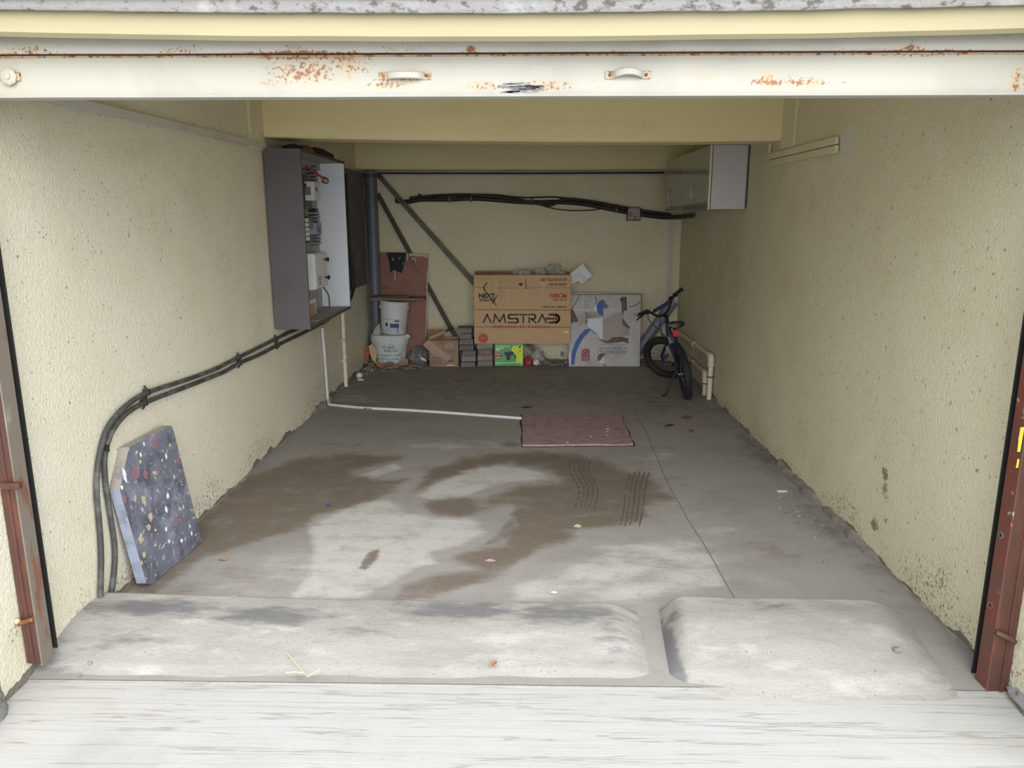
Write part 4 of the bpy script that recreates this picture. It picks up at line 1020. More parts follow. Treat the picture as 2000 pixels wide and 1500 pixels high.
# left wall conduits
t = thing('white_conduit', 'pale conduit running down the left wall and across the floor to the trap cover', 'conduit', (L + .02, 6.33, 0))
a = atx(629, 640, L + .018); b = atx(640, 780, L + .018)
q = MB(); q.tube([a, a.lerp(b, .4) + Vector((0, .01, 0)), b, atz(642, 789, .012)], .013, 10); q.build('wall_run', 'pvc_white', t, smooth=True)
q = MB(); q.tube([atz(*p, .009) for p in ((641, 790), (668, 793), (712, 797), (780, 800), (860, 805), (940, 811), (1019, 817))], .012, 10, smooth=1); q.build('floor_run', 'pvc_white', t, smooth=True)
q = MB()
for (x, y) in ((690, 795), (720, 799), (660, 792), (648, 791)): p = atz(x, y, 0); q.blob((p.x, p.y, .004), (.05, .03, .012), lump=.3, seed=x, flatz=-.002)
q.build('mortar_dab', 'debris', t, smooth=True)
a = atx(668, 605, L + .022); b = atx(676, 752, L + .022)
t = thing('cream_conduit', 'cream conduit running down the left wall below the far end of the cabinet', 'conduit', (b.x, b.y, 0))
q = MB(); q.tube([Vector((a.x, (a.y + b.y) / 2, a.z)), Vector((b.x, (a.y + b.y) / 2, 0.0))], .021, 12); q.build('pipe', 'pvc_cream', t, smooth=True)
for (x, y) in ((671, 665), (674, 703)):
    p = atx(x, y, L + .02); q = MB(); q.box((L + .0, (a.y + b.y) / 2 - .05, p.z), (L + .046, (a.y + b.y) / 2 + .026, p.z + .012), .002); q.build('pipe_strap', 'pvc_cream', t)
a = atx(118, 187, L + .01); b = atx(517, 282, L + .01); b2 = atx(505, 285, L + .01)
q = MB(); q.box((L + .004, a.y - .1, a.z - .017), (L + .026, 5.22, a.z + .017), .003)
o = single(q, 'ceiling_trunking', 'trunk_grey', 'long pale grey trunking high on the left wall leading to the cabinet', 'trunking'); o.rotation_euler = (math.radians(.7), 0, 0)
for k, lab in ((0, 'upper of two short cream trunkings ending at a white plaster patch'), (1, 'lower of two short cream trunkings ending at a white plaster patch')):
    a = atx(1502, 297 + 14 * k, R - .01); b = atx(1636, 274 + 17 * k, R - .01)
    q = MB(); q.box((R - .024, b.y, b.z - .020), (R - .004, a.y, b.z + .020), .003)
    if k == 0: q.box((R - .022, a.y - .03, b.z), (R - .004, a.y, b.z + .12), .003)
    o = single(q, 'short_trunking', 'plaster', lab, 'trunking', 'short trunkings on the right wall')
# twin cables on the left wall
def wl(pts, off=.020): return [atx(x, y, L + off) for x, y in pts]
c1 = [(606, 634), (570, 647), (539, 662), (493, 685), (466, 698), (440, 711), (419, 722), (358, 744), (286, 766), (256, 784), (227, 810), (208, 838), (198, 870), (190, 912), (188, 960), (192, 1002), (198, 1072), (197, 1130), (196, 1182)]
c2 = [(640, 625), (632, 631), (594, 650), (542, 674), (506, 694), (467, 709), (440, 726), (419, 734), (358, 758), (281, 786), (246, 806), (220, 838), (208, 870), (203, 902), (206, 944), (216, 1008), (225, 1066), (224, 1114), (214, 1184)]
def clipat(x, y, h=.030):
    def f(t):
        p = atx(x, y, L + .020)
        q = MB(); q.box((L + .006, p.y - .007, p.z - .014), (L + .036, p.y + .007, p.z + .014), .002)
        q.tube([(L + .012, p.y, p.z + h), (L + .026, p.y, p.z + .010)], .005, 8); q.tube([(L + .012, p.y, p.z - h), (L + .026, p.y, p.z - .010)], .005, 8)
        q.build('nail_clip', 'clip', t)
    return f
run('power_cable', wl(c1), .0115, 'cable', 'outer of two dusty black cables curving down the left wall from the cabinet', 'cable', smooth=2, clips=[clipat(286, 766), clipat(466, 698), clipat(539, 662)])
run('power_cable', wl(c2), .0115, 'cable', 'inner of two dusty black cables curving down the left wall beside the slab', 'cable', smooth=2, clips=[clipat(281, 786), clipat(467, 709), clipat(542, 674), clipat(205, 876)])
q = MB(); p = atx(638, 627, L + .03); q.tube([p + Vector((0, -.06, -.01)), p, p + Vector((0.02, .05, .02))], .013, 10, smooth=1); single(q, 'red_cable_end', 'rust', 'stub of reddish cable tucked under the cabinet edge', 'cable', smooth=True)

# ------------------------------------------------------------------ wall cupboard, right
ya, yb2, xa, za, zb_ = 5.955, 7.80, 1.372, 1.652, 2.12
t = thing('wall_cupboard', 'pale grey wall cupboard with two glossy doors high on the right wall', 'cupboard', ((xa + R) / 2, (ya + yb2) / 2, za))
q = MB(); q.box((xa + .022, ya, za), (R - .018, ya + .018, zb_), .001); q.build('side_panel', 'cab_side', t)
q = MB(); q.box((xa + .022, yb2 - .018, za), (R - .018, yb2, zb_), .001); q.build('side_panel', 'cab_side', t)
q = MB(); q.box((xa + .022, ya + .018, za), (R - .018, yb2 - .018, za + .018), .001); q.build('bottom_panel', 'cab_side', t)
q = MB(); q.box((xa + .022, ya + .018, zb_ - .018), (R - .018, yb2 - .018, zb_), .001); q.build('top_panel', 'cab_side', t)
q = MB(); q.box((R - .030, ya + .018, za + .018), (R - .018, yb2 - .018, zb_ - .018)); q.build('back_panel', 'cab_side', t)
q = MB(); q.box((xa + .018, ya - .0008, za), (xa + .0152, ya + .018, zb_)); q.build('edge_band', 'cab_edge', t)
q = MB(); q.box((R - .0178, ya + .003, za + .01), (R - .0085, ya + .009, zb_)); q.build('gap_strip', 'lam_edge', t)  # dark strip in the gap between side panel and wall
ym = 6.93
for y0, y1 in ((ya, ym - .002), (ym + .002, yb2)):
    q = MB(); q.box((xa, y0, za - .004), (xa + .018, y1, zb_), .0015); d = q.build('door', 'cab_door', t)
    q = MB(); q.box((xa - .0005, y0 - .0008, za - .004), (xa + .0185, y0 + .0008, zb_)); q.build('door_edge', 'cab_edge', d)
    hx = 6.45 if y0 == ya else 7.47
    for zz in (1.732, 1.84):
        q = MB(); q.lathe([(.010, 0), (.010, .004)], 12, frame((xa, hx - .010 + (.02 if zz > 1.8 else 0) * 0, zz), (0, 1, 0), (0, 0, 1), (-1, 0, 0))); q.build('handle_base', 'chrome', d)
    q = MB(); q.tube([(xa, hx - .01, 1.732), (xa - .026, hx - .01, 1.738), (xa - .032, hx - .01, 1.755), (xa - .032, hx - .01, 1.817), (xa - .026, hx - .01, 1.834), (xa, hx - .01, 1.84)], .0065, 10, smooth=1); q.build('bow_handle', 'steel', d, smooth=True)
    q = MB(); q.lathe([(.008, 0), (.008, .003), (.003, .0035)], 12, frame((xa, hx - .01, 1.685), (0, 1, 0), (0, 0, 1), (-1, 0, 0))); q.build('lock', 'black_plastic', d)

# ------------------------------------------------------------------ stone slab leaning on the left wall
A = atz(297, 1142, .002); Bq = atz(395, 1059, .002); Cq = atx(334, 831, L + .075)
sl = Panel(A, Bq - A, Cq - A)
if sl.n.dot(_C - A) < 0: sl = Panel(A, Bq - A, Cq - A)
face = [(297, 1142), (286, 1139), (234, 957), (252, 873), (334, 831), (338, 838), (395, 1058)]
T = .046
t = thing('stone_slab', 'dark blue-grey stone slab spattered with paint leaning against the left wall', 'stone slab', (A + Bq) / 2)
Lf = [sl.loc(*p) for p in face]
q = MB(); n = len(Lf)
fr = [sl.mx @ Vector((x, y, 0)) for x, y in Lf]; bk = [sl.mx @ Vector((x, y, -T)) for x, y in Lf]
q.add(fr + bk, [tuple(range(n))]); q.mi = 1
q.f += [tuple(range(n, 2 * n))[::-1]]; q.fm += [1]
for i in range(n):
    q.f.append((i, (i + 1) % n, n + (i + 1) % n, n + i)); q.fm.append(2 if face[i] in ((234, 957), (252, 873)) else 1)
body = q.build('slab', 'slate', t, mats=['slate', 'slate_edge', 'slate_tan'])
def cr(x, y): return (150 + x * .32, 720 + y * .32)
def splat(x, y, r, seed, ry=None):
    cx, cy = sl.loc(*cr(x, y)); rr = random.Random(seed); out = []
    for k in range(14):
        a = 2 * PI * k / 14; f = rr.uniform(.6, 1.15); out.append((cx + math.cos(a) * r * f, cy + math.sin(a) * (ry or r) * f))
    return out
for m, nm, L_ in (('ochre_drip', 'ochre_spot', ((408, 802, 19, 0), (450, 908, 19, 0), (438, 968, 14, 0), (392, 1035, 22, 0), (480, 638, 11, 0), (567, 467, 11, 0), (595, 662, 12, 0), (410, 1137, 12, 0), (388, 568, 9, 0), (650, 845, 12, 0), (355, 790, 12, 0), (395, 1185, 10, 0))),
                  ('red_drip', 'red_spot', ((475, 455, 24, 0), (362, 640, 28, 0), (418, 636, 18, 0), (625, 925, 22, 12), (290, 800, 16, 0), (615, 560, 14, 0), (595, 945, 14, 0))),
                  ('white_drip', 'white_spot', ((291, 650, 13, 30), (275, 727, 9, 0), (545, 535, 8, 12), (555, 775, 14, 0), (545, 860, 11, 16), (700, 1005, 8, 12), (640, 1050, 12, 9), (545, 980, 9, 0), (690, 962, 6, 9), (563, 1055, 9, 0), (390, 525, 6, 9), (410, 460, 6, 10), (480, 985, 6, 0), (520, 560, 5, 0)))):
    for i, (x, y, r, ry) in enumerate(L_):
        q = MB(); q.prism(splat(x, y, r * .00095, i * 7 + len(nm), (ry or r) * .00115), .0008, sl.mx, 0.0002); q.build(nm, m, t)

# ------------------------------------------------------------------ trap cover
pts = [atz(1020, 806, .02), atz(1213, 806, .02), atz(1236, 865, .02), atz(1020, 867, .02)]
t = thing('trap_cover', 'reddish square trap cover lying on the concrete floor', 'trap cover', (sum((p for p in pts), Vector()) / 4) * 1.0)
t.location.z = 0
q = MB()
nn = 10
def lerp4(u, v): return pts[0].lerp(pts[1], u).lerp(pts[3].lerp(pts[2], u), v)
ring = [lerp4(i / nn, 1) for i in range(nn)] + [lerp4(1, 1 - i / nn) for i in range(nn)] + [lerp4(1 - i / nn, 0) for i in range(nn)] + [lerp4(0, i / nn) for i in range(nn)]
ring = [Vector((p.x + R_.uniform(-.004, .004), p.y + R_.uniform(-.005, .005), .014)) for p in ring]
lowr = [Vector((p.x, p.y, .0)) for p in ring]; k = len(ring)
q.add(ring + lowr, [tuple(range(k)), tuple(range(k, 2 * k))[::-1]] + [(i, (i + 1) % k, k + (i + 1) % k, k + i) for i in range(k)]); q.build('cover_plate', 'trap', t)
cc_ = sum(ring, Vector()) / k
q = MB(); og = [Vector((p.x + (p.x - cc_.x) * .035 + R_.uniform(-.006, .006), p.y + (p.y - cc_.y) * .04 + R_.uniform(-.006, .006), .0008)) for p in ring]; ig = [Vector((p.x, p.y, .0008)) for p in ring]
q.add(og + ig, [(i, (i + 1) % k, k + (i + 1) % k, k + i) for i in range(k)]); q.build('cover_gap', 'groove_dark', t)
p = atz(1042, 832, .0145); q = MB(); q.box((p.x - .012, p.y - .07, .0141), (p.x - .007, p.y + .06, .0152)); q.box((p.x + .007, p.y - .07, .0141), (p.x + .012, p.y + .06, .0152)); q.box((p.x - .012, p.y - .07, .0141), (p.x + .012, p.y - .062, .0152)); q.build('lifting_slot', 'carton_fold', t)
for (x, y, r) in ((1155, 851, .012), (1187, 836, .014), (1186, 841, .012), (1186, 849, .010), (1108, 862, .014)):
    p = atz(x, y, .022); q = MB(); q.prism([(p.x + math.cos(a) * r * R_.uniform(.6, 1.2), p.y + math.sin(a) * r * R_.uniform(.6, 1.3)) for a in [2 * PI * j / 9 for j in range(9)]], .001, z0=.0142); q.build('white_fleck', 'paper_scrap', t)
# ------------------------------------------------------------------ television carton and what stands under it
yf = 8.06
pn = facing(yf)
x0, zt = pn.loc(925, 537); x1, zb = pn.loc(1113, 672)
t = thing('television_carton', 'large flat tan cardboard carton with big printed lettering leaning on the back wall', 'carton', ((x0 + x1) / 2, yf + .07, zb))
q = MB(); q.box((x0, yf, zb), (x1, yf + .135, zt), .004); q.build('carton_body', 'carton', t)
q = MB(); q.box((x0 + .004, yf + .118, zt - .02), (x1 - .012, yf + .128, aty(1000, 530.5, yf + .12).z), .002, jit=.002); q.build('top_flap', 'carton_fold', t, label='dark raised flap at the back')
for y in (605, 638.5):
    a = pn.loc(926, y); b = pn.loc(1113, y + .6)
    q = MB(); strokes(q, [[a, ((a[0] + b[0]) / 2, (a[1] + b[1]) / 2 + .001), b]], .007, pn.mx, .0007); q.build('fold_line', 'carton_fold', t)
pn.lines([[(926, 561), (950, 562), (953, 562)], [(963, 562), (1000, 563), (1013, 562.5)], [(1020, 563), (1050, 562), (1113, 562)]], .004, 'ink_brown', t, 'flap_crease')
pn.poly([(1026, 545), (1027.5, 545), (1029, 565), (1026.6, 565)], .0012, 'carton_fold', t, 'torn_slit')
pn.poly([(1017 + 4 * math.cos(a), 555.5 + 3 * math.sin(a)) for a in [k * PI / 5 for k in range(10)]], .0012, 'ink_black', t, 'hand_hole')
for (xa, ya_, xb, yb_) in ((965.5, 545, 972, 574), (988, 564, 995, 585), (1026, 564, 1032, 581), (1056, 540, 1064, 585)):
    pn.poly([(xa, ya_), (xb, ya_), (xb, yb_), (xa, yb_)], .0006, 'tape', t, 'tape_strip')
pn.text('NEXT', 935, 573, 967, 582, 'ink_black', t, bold=.05)
pn.text('GENERATION', 936, 583, 967, 589, 'ink_black', t, bold=.03)
pn.lines([[(945, 565), (955, 577), (969, 596)], [(970, 578), (962, 592)], [(944.5, 561), (951, 552)], [(944, 561), (947, 566)]], .011, 'ink_black', t, 'printed_swoosh')
pn.text('LED TELEVISION SET', 1057, 543.5, 1108, 549, 'ink_brown', t, bold=.035)
pn.text('108CM SMART', 1071, 553, 1108, 558, 'ink_brown', t, bold=.035)
pn.text('108CM', 1074, 573, 1107, 582, 'ink_red', t, bold=.05)
pn.text('SMART LED TV', 1079, 584, 1107, 587, 'ink_black', t, bold=.035)
pn.text('MODEL NO. AM43UHF', 1061, 597.5, 1107, 601, 'ink_black', t, bold=.035)
# the word, letter by letter
def U(pts, xl, xr, yt=614.5, yb=630): return [(xl + (xr - xl) * u, yb + (yt - yb) * v) for u, v in pts]
Z = 0.5
for nm, L_ in (('letter_a', [U([(0, 0), (.5, 1), (1, 0)], 944, 959)]), ('letter_m', [U([(0, 0), (.12, 1), (.5, .12), (.88, 1), (1, 0)], 964, 987)]),
               ('letter_s', [U([(1, 1), (.15, 1), (.02, .9), (.02, .62), (.15, .5), (.85, .5), (.98, .38), (.98, .1), (.85, 0), (0, 0)], 993, 1012)]),
               ('letter_t', [U([(0, 1), (1, 1)], 1015.5, 1029), U([(.5, .78), (.5, 0)], 1015.5, 1029)]),
               ('letter_r', [U([(.05, 0), (.05, .62)], 1033, 1046), U([(0, 1), (.8, 1), (.98, .88), (.98, .6), (.8, .46), (.35, .46), (1, 0)], 1033, 1046)]),
               ('letter_a', [U([(0, 0), (.5, 1), (1, 0)], 1051, 1067)])):
    pn.lines(L_, .0155, 'ink_black', t, nm)
pn.lines([U([(0, 1), (.7, 1), (.9, .85), (1, .62), (1, .38), (.9, .15), (.7, 0), (0, 0)], 1073, 1092), U([(-.3, .5), (.7, .5)], 1073, 1092)], .022, 'ink_black', t, 'letter_d')
pn.lines([U([(.0, .5), (.74, .5)], 1075, 1091), U([(.3, .80), (.72, .78), (.82, .6), (.82, .4), (.72, .22), (.3, .2)], 1075, 1091)], .009, 'ink_maroon', t, 'letter_d_inlay', t=.0014)
for w_, xa, xb in (('INSPIRED', 963, 1009.5), ('BY', 1015, 1025), ('PASSION', 1031, 1074)): pn.text(w_, xa, 635.5, xb, 641.3, 'ink_red', t, bold=.03, spacing=1.2)
cx, cy = pn.loc(943.7, 661); q = MB(); rr = .054
q.prism([(cx + (rr if k % 2 else rr * .93) * math.cos(2 * PI * k / 48), cy + (rr if k % 2 else rr * .93) * math.sin(2 * PI * k / 48)) for k in range(48)], .0007, pn.mx); sl_ = q.build('round_seal', 'ink_red', t)
for r_ in (.041,):
    q = MB(); strokes(q, [[(cx + r_ * math.cos(2 * PI * k / 28), cy + r_ * math.sin(2 * PI * k / 28)) for k in range(29)]], .004, pn.mx, .0011); q.build('seal_ring', 'carton', sl_)
a = pn.loc(939, 663.5); text_mesh('GST', .052, .03, pn.mx @ Matrix.Translation((a[0], a[1], .0006)), 'carton', sl_)
pn.poly([(1101, 647), (1110, 647), (1110, 650), (1101, 650)], .0008, 'paper_scrap', t, 'white_sticker')
TVZ = zb
# crumpled film on top
tf = thing('plastic_film', 'crumpled grey see-through plastic film heaped on top of the large tan carton', 'plastic film', (aty(1050, 530, yf + .08).x, yf + .08, zt))
for k, (x, y, rx, rz) in enumerate(((1022, 532, .10, .035), (1054, 532, .07, .040), (1082, 526, .075, .062), (1096, 533, .05, .03))):
    p = aty(x, y, yf + .07); q = MB(); q.blob((p.x, yf + .065, max(p.z, zt + .01)), (rx, .045, rz), 20, 14, lump=.22, seed=k * 3 + 1, flatz=zt + .001); q.build('film_fold', 'film', tf, smooth=True)
# foam corner
pf = facing(8.2295)
q = MB(); q.prism([pf.loc(*p) for p in ((1137.5, 514.6), (1156, 537.6), (1136, 554), (1129, 548), (1114, 557), (1098, 570), (1090, 556), (1109, 537))], .035, pf.mx)
t = thing('foam_corner', 'white L-shaped foam packing corner sticking out behind the tan carton', 'foam packing', pf.pt(1125, 545))
q.build('foam_block', 'foam', t)
pf.lines([[(1120, 549), (1131, 538), (1140, 548)], [(1122, 541), (1132, 531), (1146, 546)]], .007, 'trunk_grey', t, 'moulded_step', t=.036)

# stacked pavers: tall stack of seven, short stack of four
def paver(xl, xr, yt, yb, Yc, lab, grp, m, k):
    a = aty(xl, yb, Yc); b = aty(xr, yt, Yc)
    q = MB(); q.box((a.x, Yc, a.z), (b.x, Yc + .20 + R_.uniform(-.01, .01), b.z), .011, jit=.004)
    o = single(q, 'paver_brick', m, lab, 'brick', grp); return o
ordn = ['top', 'second', 'third', 'fourth', 'fifth', 'sixth', 'lowest']
ys = np.linspace(640.5, 718.2, 8)
xs = [(893.5, 921.5), (898, 921), (896.5, 924), (897, 924.5), (903, 929), (901, 929), (900, 928)]
for k in range(7):
    lab = {0: 'topmost grey paver of the tall stack of seven beside the tan carton', 6: 'lowest grey paver of the tall stack of seven, standing on the floor'}.get(k, ordn[k] + ' grey paver from the top in the tall stack of seven')
    paver(xs[k][0], xs[k][1], ys[k] + .25, ys[k + 1] - .25, 8.075, lab, 'pavers in the tall stack', 'brick', k)
zs2 = [TVZ - .0015 - (TVZ - .002) / 4 * k for k in range(5)]
xs = [(932, 962.5), (934, 962), (932.5, 962), (933, 962.5)]
for k in range(4):
    a = aty(xs[k][0], 690, 8.08); b = aty(xs[k][1], 690, 8.08)
    q = MB(); q.box((a.x, 8.08, zs2[k + 1] + .0006), (b.x, 8.27 + R_.uniform(-.01, .01), zs2[k] - .0006), .011, jit=.0015)
    single(q, 'paver_brick', 'brick_red' if k == 1 else 'brick', ['topmost paver of the short stack, directly under the tan carton', 'reddish paver second from the top in the short stack of four', 'grey paver third from the top in the short stack of four', 'lowest paver of the short stack of four under the tan carton'][k], 'brick', 'pavers in the short stack')

# green tool carton
yg = 8.07; pg = facing(yg)
gx0, gz1 = pg.loc(966, 674); gx1, _ = pg.loc(1022, 713)
t = thing('tool_carton', 'small bright green and lime carton with a dark tool picture under the tan carton', 'carton', ((gx0 + gx1) / 2, yg + .06, 0))
q = MB(); q.box((gx0, yg, .012), (gx1, yg + .13, TVZ - .001), .004); q.build('carton_body', 'green_box', t)
q = MB(); q.box((gx0 + .006, yg + .004, .0), (gx1 - .004, yg + .128, .014), .002); q.build('base_tray', 'black_plastic', t)
def gp(pts): return [(950 + x * .08, 660 + y * .08) for x, y in pts]
pg.poly(gp([(650, 190), (880, 185), (888, 605), (722, 605), (735, 470), (690, 380), (600, 290)]), .0008, 'lime_box', t, 'lime_panel')
pg.poly(gp([(190, 370), (340, 375), (400, 440), (350, 490), (190, 492)]), .0009, 'ink_red', t, 'red_flash')
pg.lines([gp([(228, 400), (330, 405)]), gp([(228, 468), (350, 470)])], .008, 'pale_green', t, 'flash_lettering', t=.0013)
pg.poly(gp([(430, 350), (530, 340), (610, 330), (650, 340), (672, 380), (668, 410), (610, 420), (580, 460), (585, 520), (550, 550), (510, 545), (485, 500), (490, 450), (440, 390)]), .0010, 'navy', t, 'tool_picture')
pg.poly(gp([(680, 410), (720, 415), (715, 470), (690, 495), (676, 470)]), .0010, 'navy', t, 'tool_picture')
pg.poly(gp([(225, 240), (420, 225), (425, 262), (330, 272), (320, 320), (228, 320)]), .0009, 'pale_green', t, 'pale_print')
pg.poly(gp([(225, 190), (470, 190), (590, 200), (585, 230), (430, 215), (225, 215)]), .0007, 'pale_green', t, 'pale_print')
pg.poly(gp([(215, 600), (888, 592), (888, 612), (215, 622)]), .0010, 'pale_green', t, 'pale_line')
pg.poly(gp([(795, 195), (838, 190), (840, 245), (797, 250)]), .0012, 'navy', t, 'printed_icon')
pg.poly(gp([(800, 310), (838, 310), (820, 345)]), .0012, 'navy', t, 'printed_icon')
p = aty(1031, 704, 8.12); q = MB(); q.blob((p.x, 8.16, .048), (.048, .05, .055), lump=.2, seed=3, flatz=.001); single(q, 'snack_wrapper', 'red_pack', 'crumpled red and white wrapper on the floor beside the green carton', 'wrapper', smooth=True)
p = aty(1047, 706, 8.12); q = MB(); q.blob((p.x, 8.17, .034), (.036, .04, .034), lump=.25, seed=6, flatz=.001); single(q, 'paper_cup', 'paper_scrap', 'crushed white paper cup on the floor beside the red wrapper', 'cup', smooth=True)
p = aty(1060, 700, 8.2); q = MB(); q.blob((p.x - .06, 8.27, .07), (.07, .04, .10), lump=.25, seed=9, flatz=.001); single(q, 'dark_film', 'film', 'grey plastic film bunched behind the red wrapper under the carton', 'plastic film', smooth=True)
p = aty(1098, 691, B - .015); q = MB(); q.box((p.x - .016, B - .026, p.z - .028), (p.x + .016, B - .012, p.z + .028), .003); single(q, 'wall_cleat', 'ink_grey', 'small dark metal cleat on the back wall low between carton and white card', 'cleat')
q = MB()
for k in range(46):
    a = aty(R_.uniform(1052, 1115), 712, 8.2); q.blob((a.x, 8.20 + R_.uniform(-.03, .18), .0), (R_.uniform(.012, .04), R_.uniform(.01, .03), R_.uniform(.008, .03)), 7, 5, lump=.3, seed=k, flatz=-.003)
o = q.build('rubble_heap', 'debris', None, smooth=True, kind='stuff'); tag(o, 'low heap of grey dusty rubble at the foot of the back wall', 'rubble')

# weathered white card leaning on the back wall
A = aty(1111, 716, 8.12); A.z = .002
wb = Panel(A, (1, 0.0, 0), (0, .07, .8))
t = thing('weathered_card', 'large weathered white cardboard sheet with blue and torn brown patches leaning beside the bicycle', 'cardboard sheet', wb.pt(1180, 715))
wb.poly([(1113, 573.5), (1130, 572), (1252, 575), (1249.5, 715.5), (1111, 715.5)], -.014, 'weather_board', t, 'card_sheet')
def wp(pts): return [(1080 + x / 6.52, 500 + y / 6.52) for x, y in pts]
for m, nm, z, pts in (
    ('torn_brown', 'torn_patch', .0006, [(225, 690), (250, 675), (285, 740), (325, 830), (300, 845), (262, 840), (232, 865)]),
    ('torn_brown', 'torn_patch', .0006, [(848, 545), (890, 515), (940, 520), (945, 690), (900, 700), (892, 790), (930, 850), (980, 905), (978, 935), (900, 890), (878, 850), (890, 780), (876, 690), (872, 600)]),
    ('torn_grey', 'torn_patch', .0004, [(430, 715), (520, 708), (600, 760), (640, 800), (870, 700), (890, 850), (960, 930), (960, 1020), (800, 1035), (700, 1075), (640, 1085), (590, 1060), (560, 990), (440, 890), (418, 840), (432, 790)]),
    ('torn_white', 'torn_patch', .0009, [(435, 800), (632, 785), (634, 1060), (600, 1050), (565, 990), (460, 915), (430, 870), (448, 830)]),
    ('torn_brown', 'torn_patch', .0008, [(610, 1075), (700, 1078), (760, 1035), (880, 1028), (960, 1050), (965, 1120), (900, 1090), (780, 1105), (690, 1115)]),
    ('torn_brown', 'torn_patch', .0008, [(570, 1270), (600, 1245), (680, 1240), (650, 1265), (610, 1320), (580, 1340), (562, 1310)]),
    ('torn_white', 'torn_patch', .0009, [(590, 1350), (640, 1280), (648, 1330), (640, 1370)]),
    ('blue_art', 'blue_print', .0010, [(560, 610), (600, 565), (640, 555), (668, 590), (662, 640), (640, 690), (640, 775), (575, 735), (560, 690)]),
    ('olive_art', 'olive_print', .0010, [(664, 600), (718, 645), (690, 655), (684, 685), (655, 650)]),
    ('torn_white', 'pale_print', .0010, [(500, 690), (550, 600), (560, 690), (545, 705)]),
    ('blue_art', 'blue_print', .0010, [(405, 935), (470, 925), (480, 945), (400, 1030), (340, 1120), (300, 1210), (280, 1300), (275, 1385), (228, 1385), (232, 1300), (245, 1200), (290, 1090), (340, 1010)]),
    ('stamp_red', 'red_print', .0010, [(365, 1210), (385, 1185), (450, 1180), (468, 1210), (467, 1335), (358, 1335)]),
    ('torn_white', 'edge_tear', .0012, [(200, 1230), (215, 1225), (232, 1290), (225, 1370), (202, 1350)])):
    wb.poly(wp(pts), .0004, m, t, nm, z0=z)
wb.lines([wp(l) for l in ([(375, 1285), (375, 1322)], [(392, 1285), (400, 1320)], [(410, 1290), (425, 1290), (425, 1320), (410, 1320)], [(440, 1285), (440, 1322)], [(440, 1300), (458, 1290)])], .005, 'weather_board', t, 'faded_lettering', t=.0016, kind='stuff')
cx, cy = wb.loc(*wp([(415, 1235)])[0]); q = MB(); strokes(q, [[(cx + .026 * math.cos(2 * PI * k / 20), cy + .022 * math.sin(2 * PI * k / 20)) for k in range(21)]], .006, wb.mx, .0016); q.build('printed_ring', 'weather_board', t)
gl_ = []
for (xa, xb, y0_, y1_, st_) in ((572, 940, 1205, 1240, 30), (588, 935, 1166, 1186, 20)):
    x_ = xa
    while x_ < xb:
        w_ = st_ * R_.uniform(.5, .8); k_ = R_.randrange(4)
        if k_ == 0: gl_.append(wp([(x_, y0_), (x_, y1_)]))
        elif k_ == 1: gl_.append(wp([(x_, y1_), (x_ + w_, y1_), (x_ + w_, y0_), (x_, y0_), (x_, y1_)]))
        elif k_ == 2: gl_ += [wp([(x_, y0_), (x_ + w_, y0_)]), wp([(x_ + w_ / 2, y0_), (x_ + w_ / 2, y1_)])]
        else: gl_.append(wp([(x_, y1_), (x_ + w_ / 2, y0_), (x_ + w_, y1_)]))
        x_ += st_ * R_.uniform(.9, 1.3)
wb.lines(gl_, .006, 'ink_grey', t, 'faded_lettering', t=.0012, kind='stuff')
wb.lines([wp([(215, 690), (560, 690)]), wp([(640, 692), (945, 690)])], .006, 'torn_white', t, 'pale_crease')
wb.lines([wp([(215, 960), (385, 960)]), wp([(385, 500), (385, 690)]), wp([(385, 960), (390, 1395)]), wp([(945, 500), (950, 690)])], .004, 'torn_white', t, 'fold_crease')
wb.lines([wp([(340, 500), (300, 580), (240, 680)]), wp([(535, 510), (555, 575), (520, 660), (500, 690)]), wp([(418, 720), (430, 790), (420, 850), (450, 900), (540, 990)]), wp([(590, 1060), (640, 1090), (700, 1110)]), wp([(975, 650), (1060, 625), (1120, 580)]), wp([(1030, 735), (1070, 755), (1100, 790)]), wp([(640, 1380), (680, 1398)])], .009, 'torn_brown', t, 'torn_edge')
wb.lines([wp([(400, 575), (465, 575)]), wp([(400, 620), (465, 620)]), wp([(400, 650), (465, 650)]), wp([(590, 1125), (760, 1125)]), wp([(820, 1130), (940, 1128)])], .005, 'ink_grey', t, 'printed_line', kind='stuff')
wb.lines([wp([(213, 490), (1130, 490)]), wp([(1128, 492), (1118, 800)])], .008, 'carton_fold', t, 'dark_edge')

# ------------------------------------------------------------------ corner pile
A = aty(740, 720, 8.24); A.z = .004
pb = Panel(A, (1, 0, 0), (0, .12, 1.25))
t = thing('ply_board', 'red-brown board with a torn cream top edge leaning on the back wall behind the bucket', 'board', pb.pt(787, 716))
pb.poly([(740, 493), (836, 496), (834, 600), (832, 716), (740, 716)], -.012, 'ply_red', t, 'board_sheet')
def bp(pts): return [(680 + x / 5.55, 470 + y / 5.55) for x, y in pts]
pb.poly(bp([(632, 138), (865, 148), (860, 186), (830, 180), (800, 165), (765, 176), (700, 160), (660, 172), (640, 180)]), .0012, 'ply_torn', t, 'torn_top')
pb.poly(bp([(852, 330), (866, 330), (858, 700), (846, 1040), (838, 1040), (848, 700)]), .0010, 'ply_torn', t, 'torn_edge')
pb.lines([bp([(502, 330), (510, 390), (506, 430)]), bp([(640, 160), (641, 210)]), bp([(730, 190), (730, 232)])], .006, 'paper_scrap', t, 'paint_drip')
pb.poly(bp([(690, 185), (712, 182), (714, 205), (698, 212)]), .0010, 'ply_torn', t, 'torn_chip')
q = MB()
pp = bp([(415, 128), (630, 130), (612, 250), (600, 290), (580, 352), (540, 335), (500, 318), (482, 320), (465, 358), (450, 290), (446, 230)])
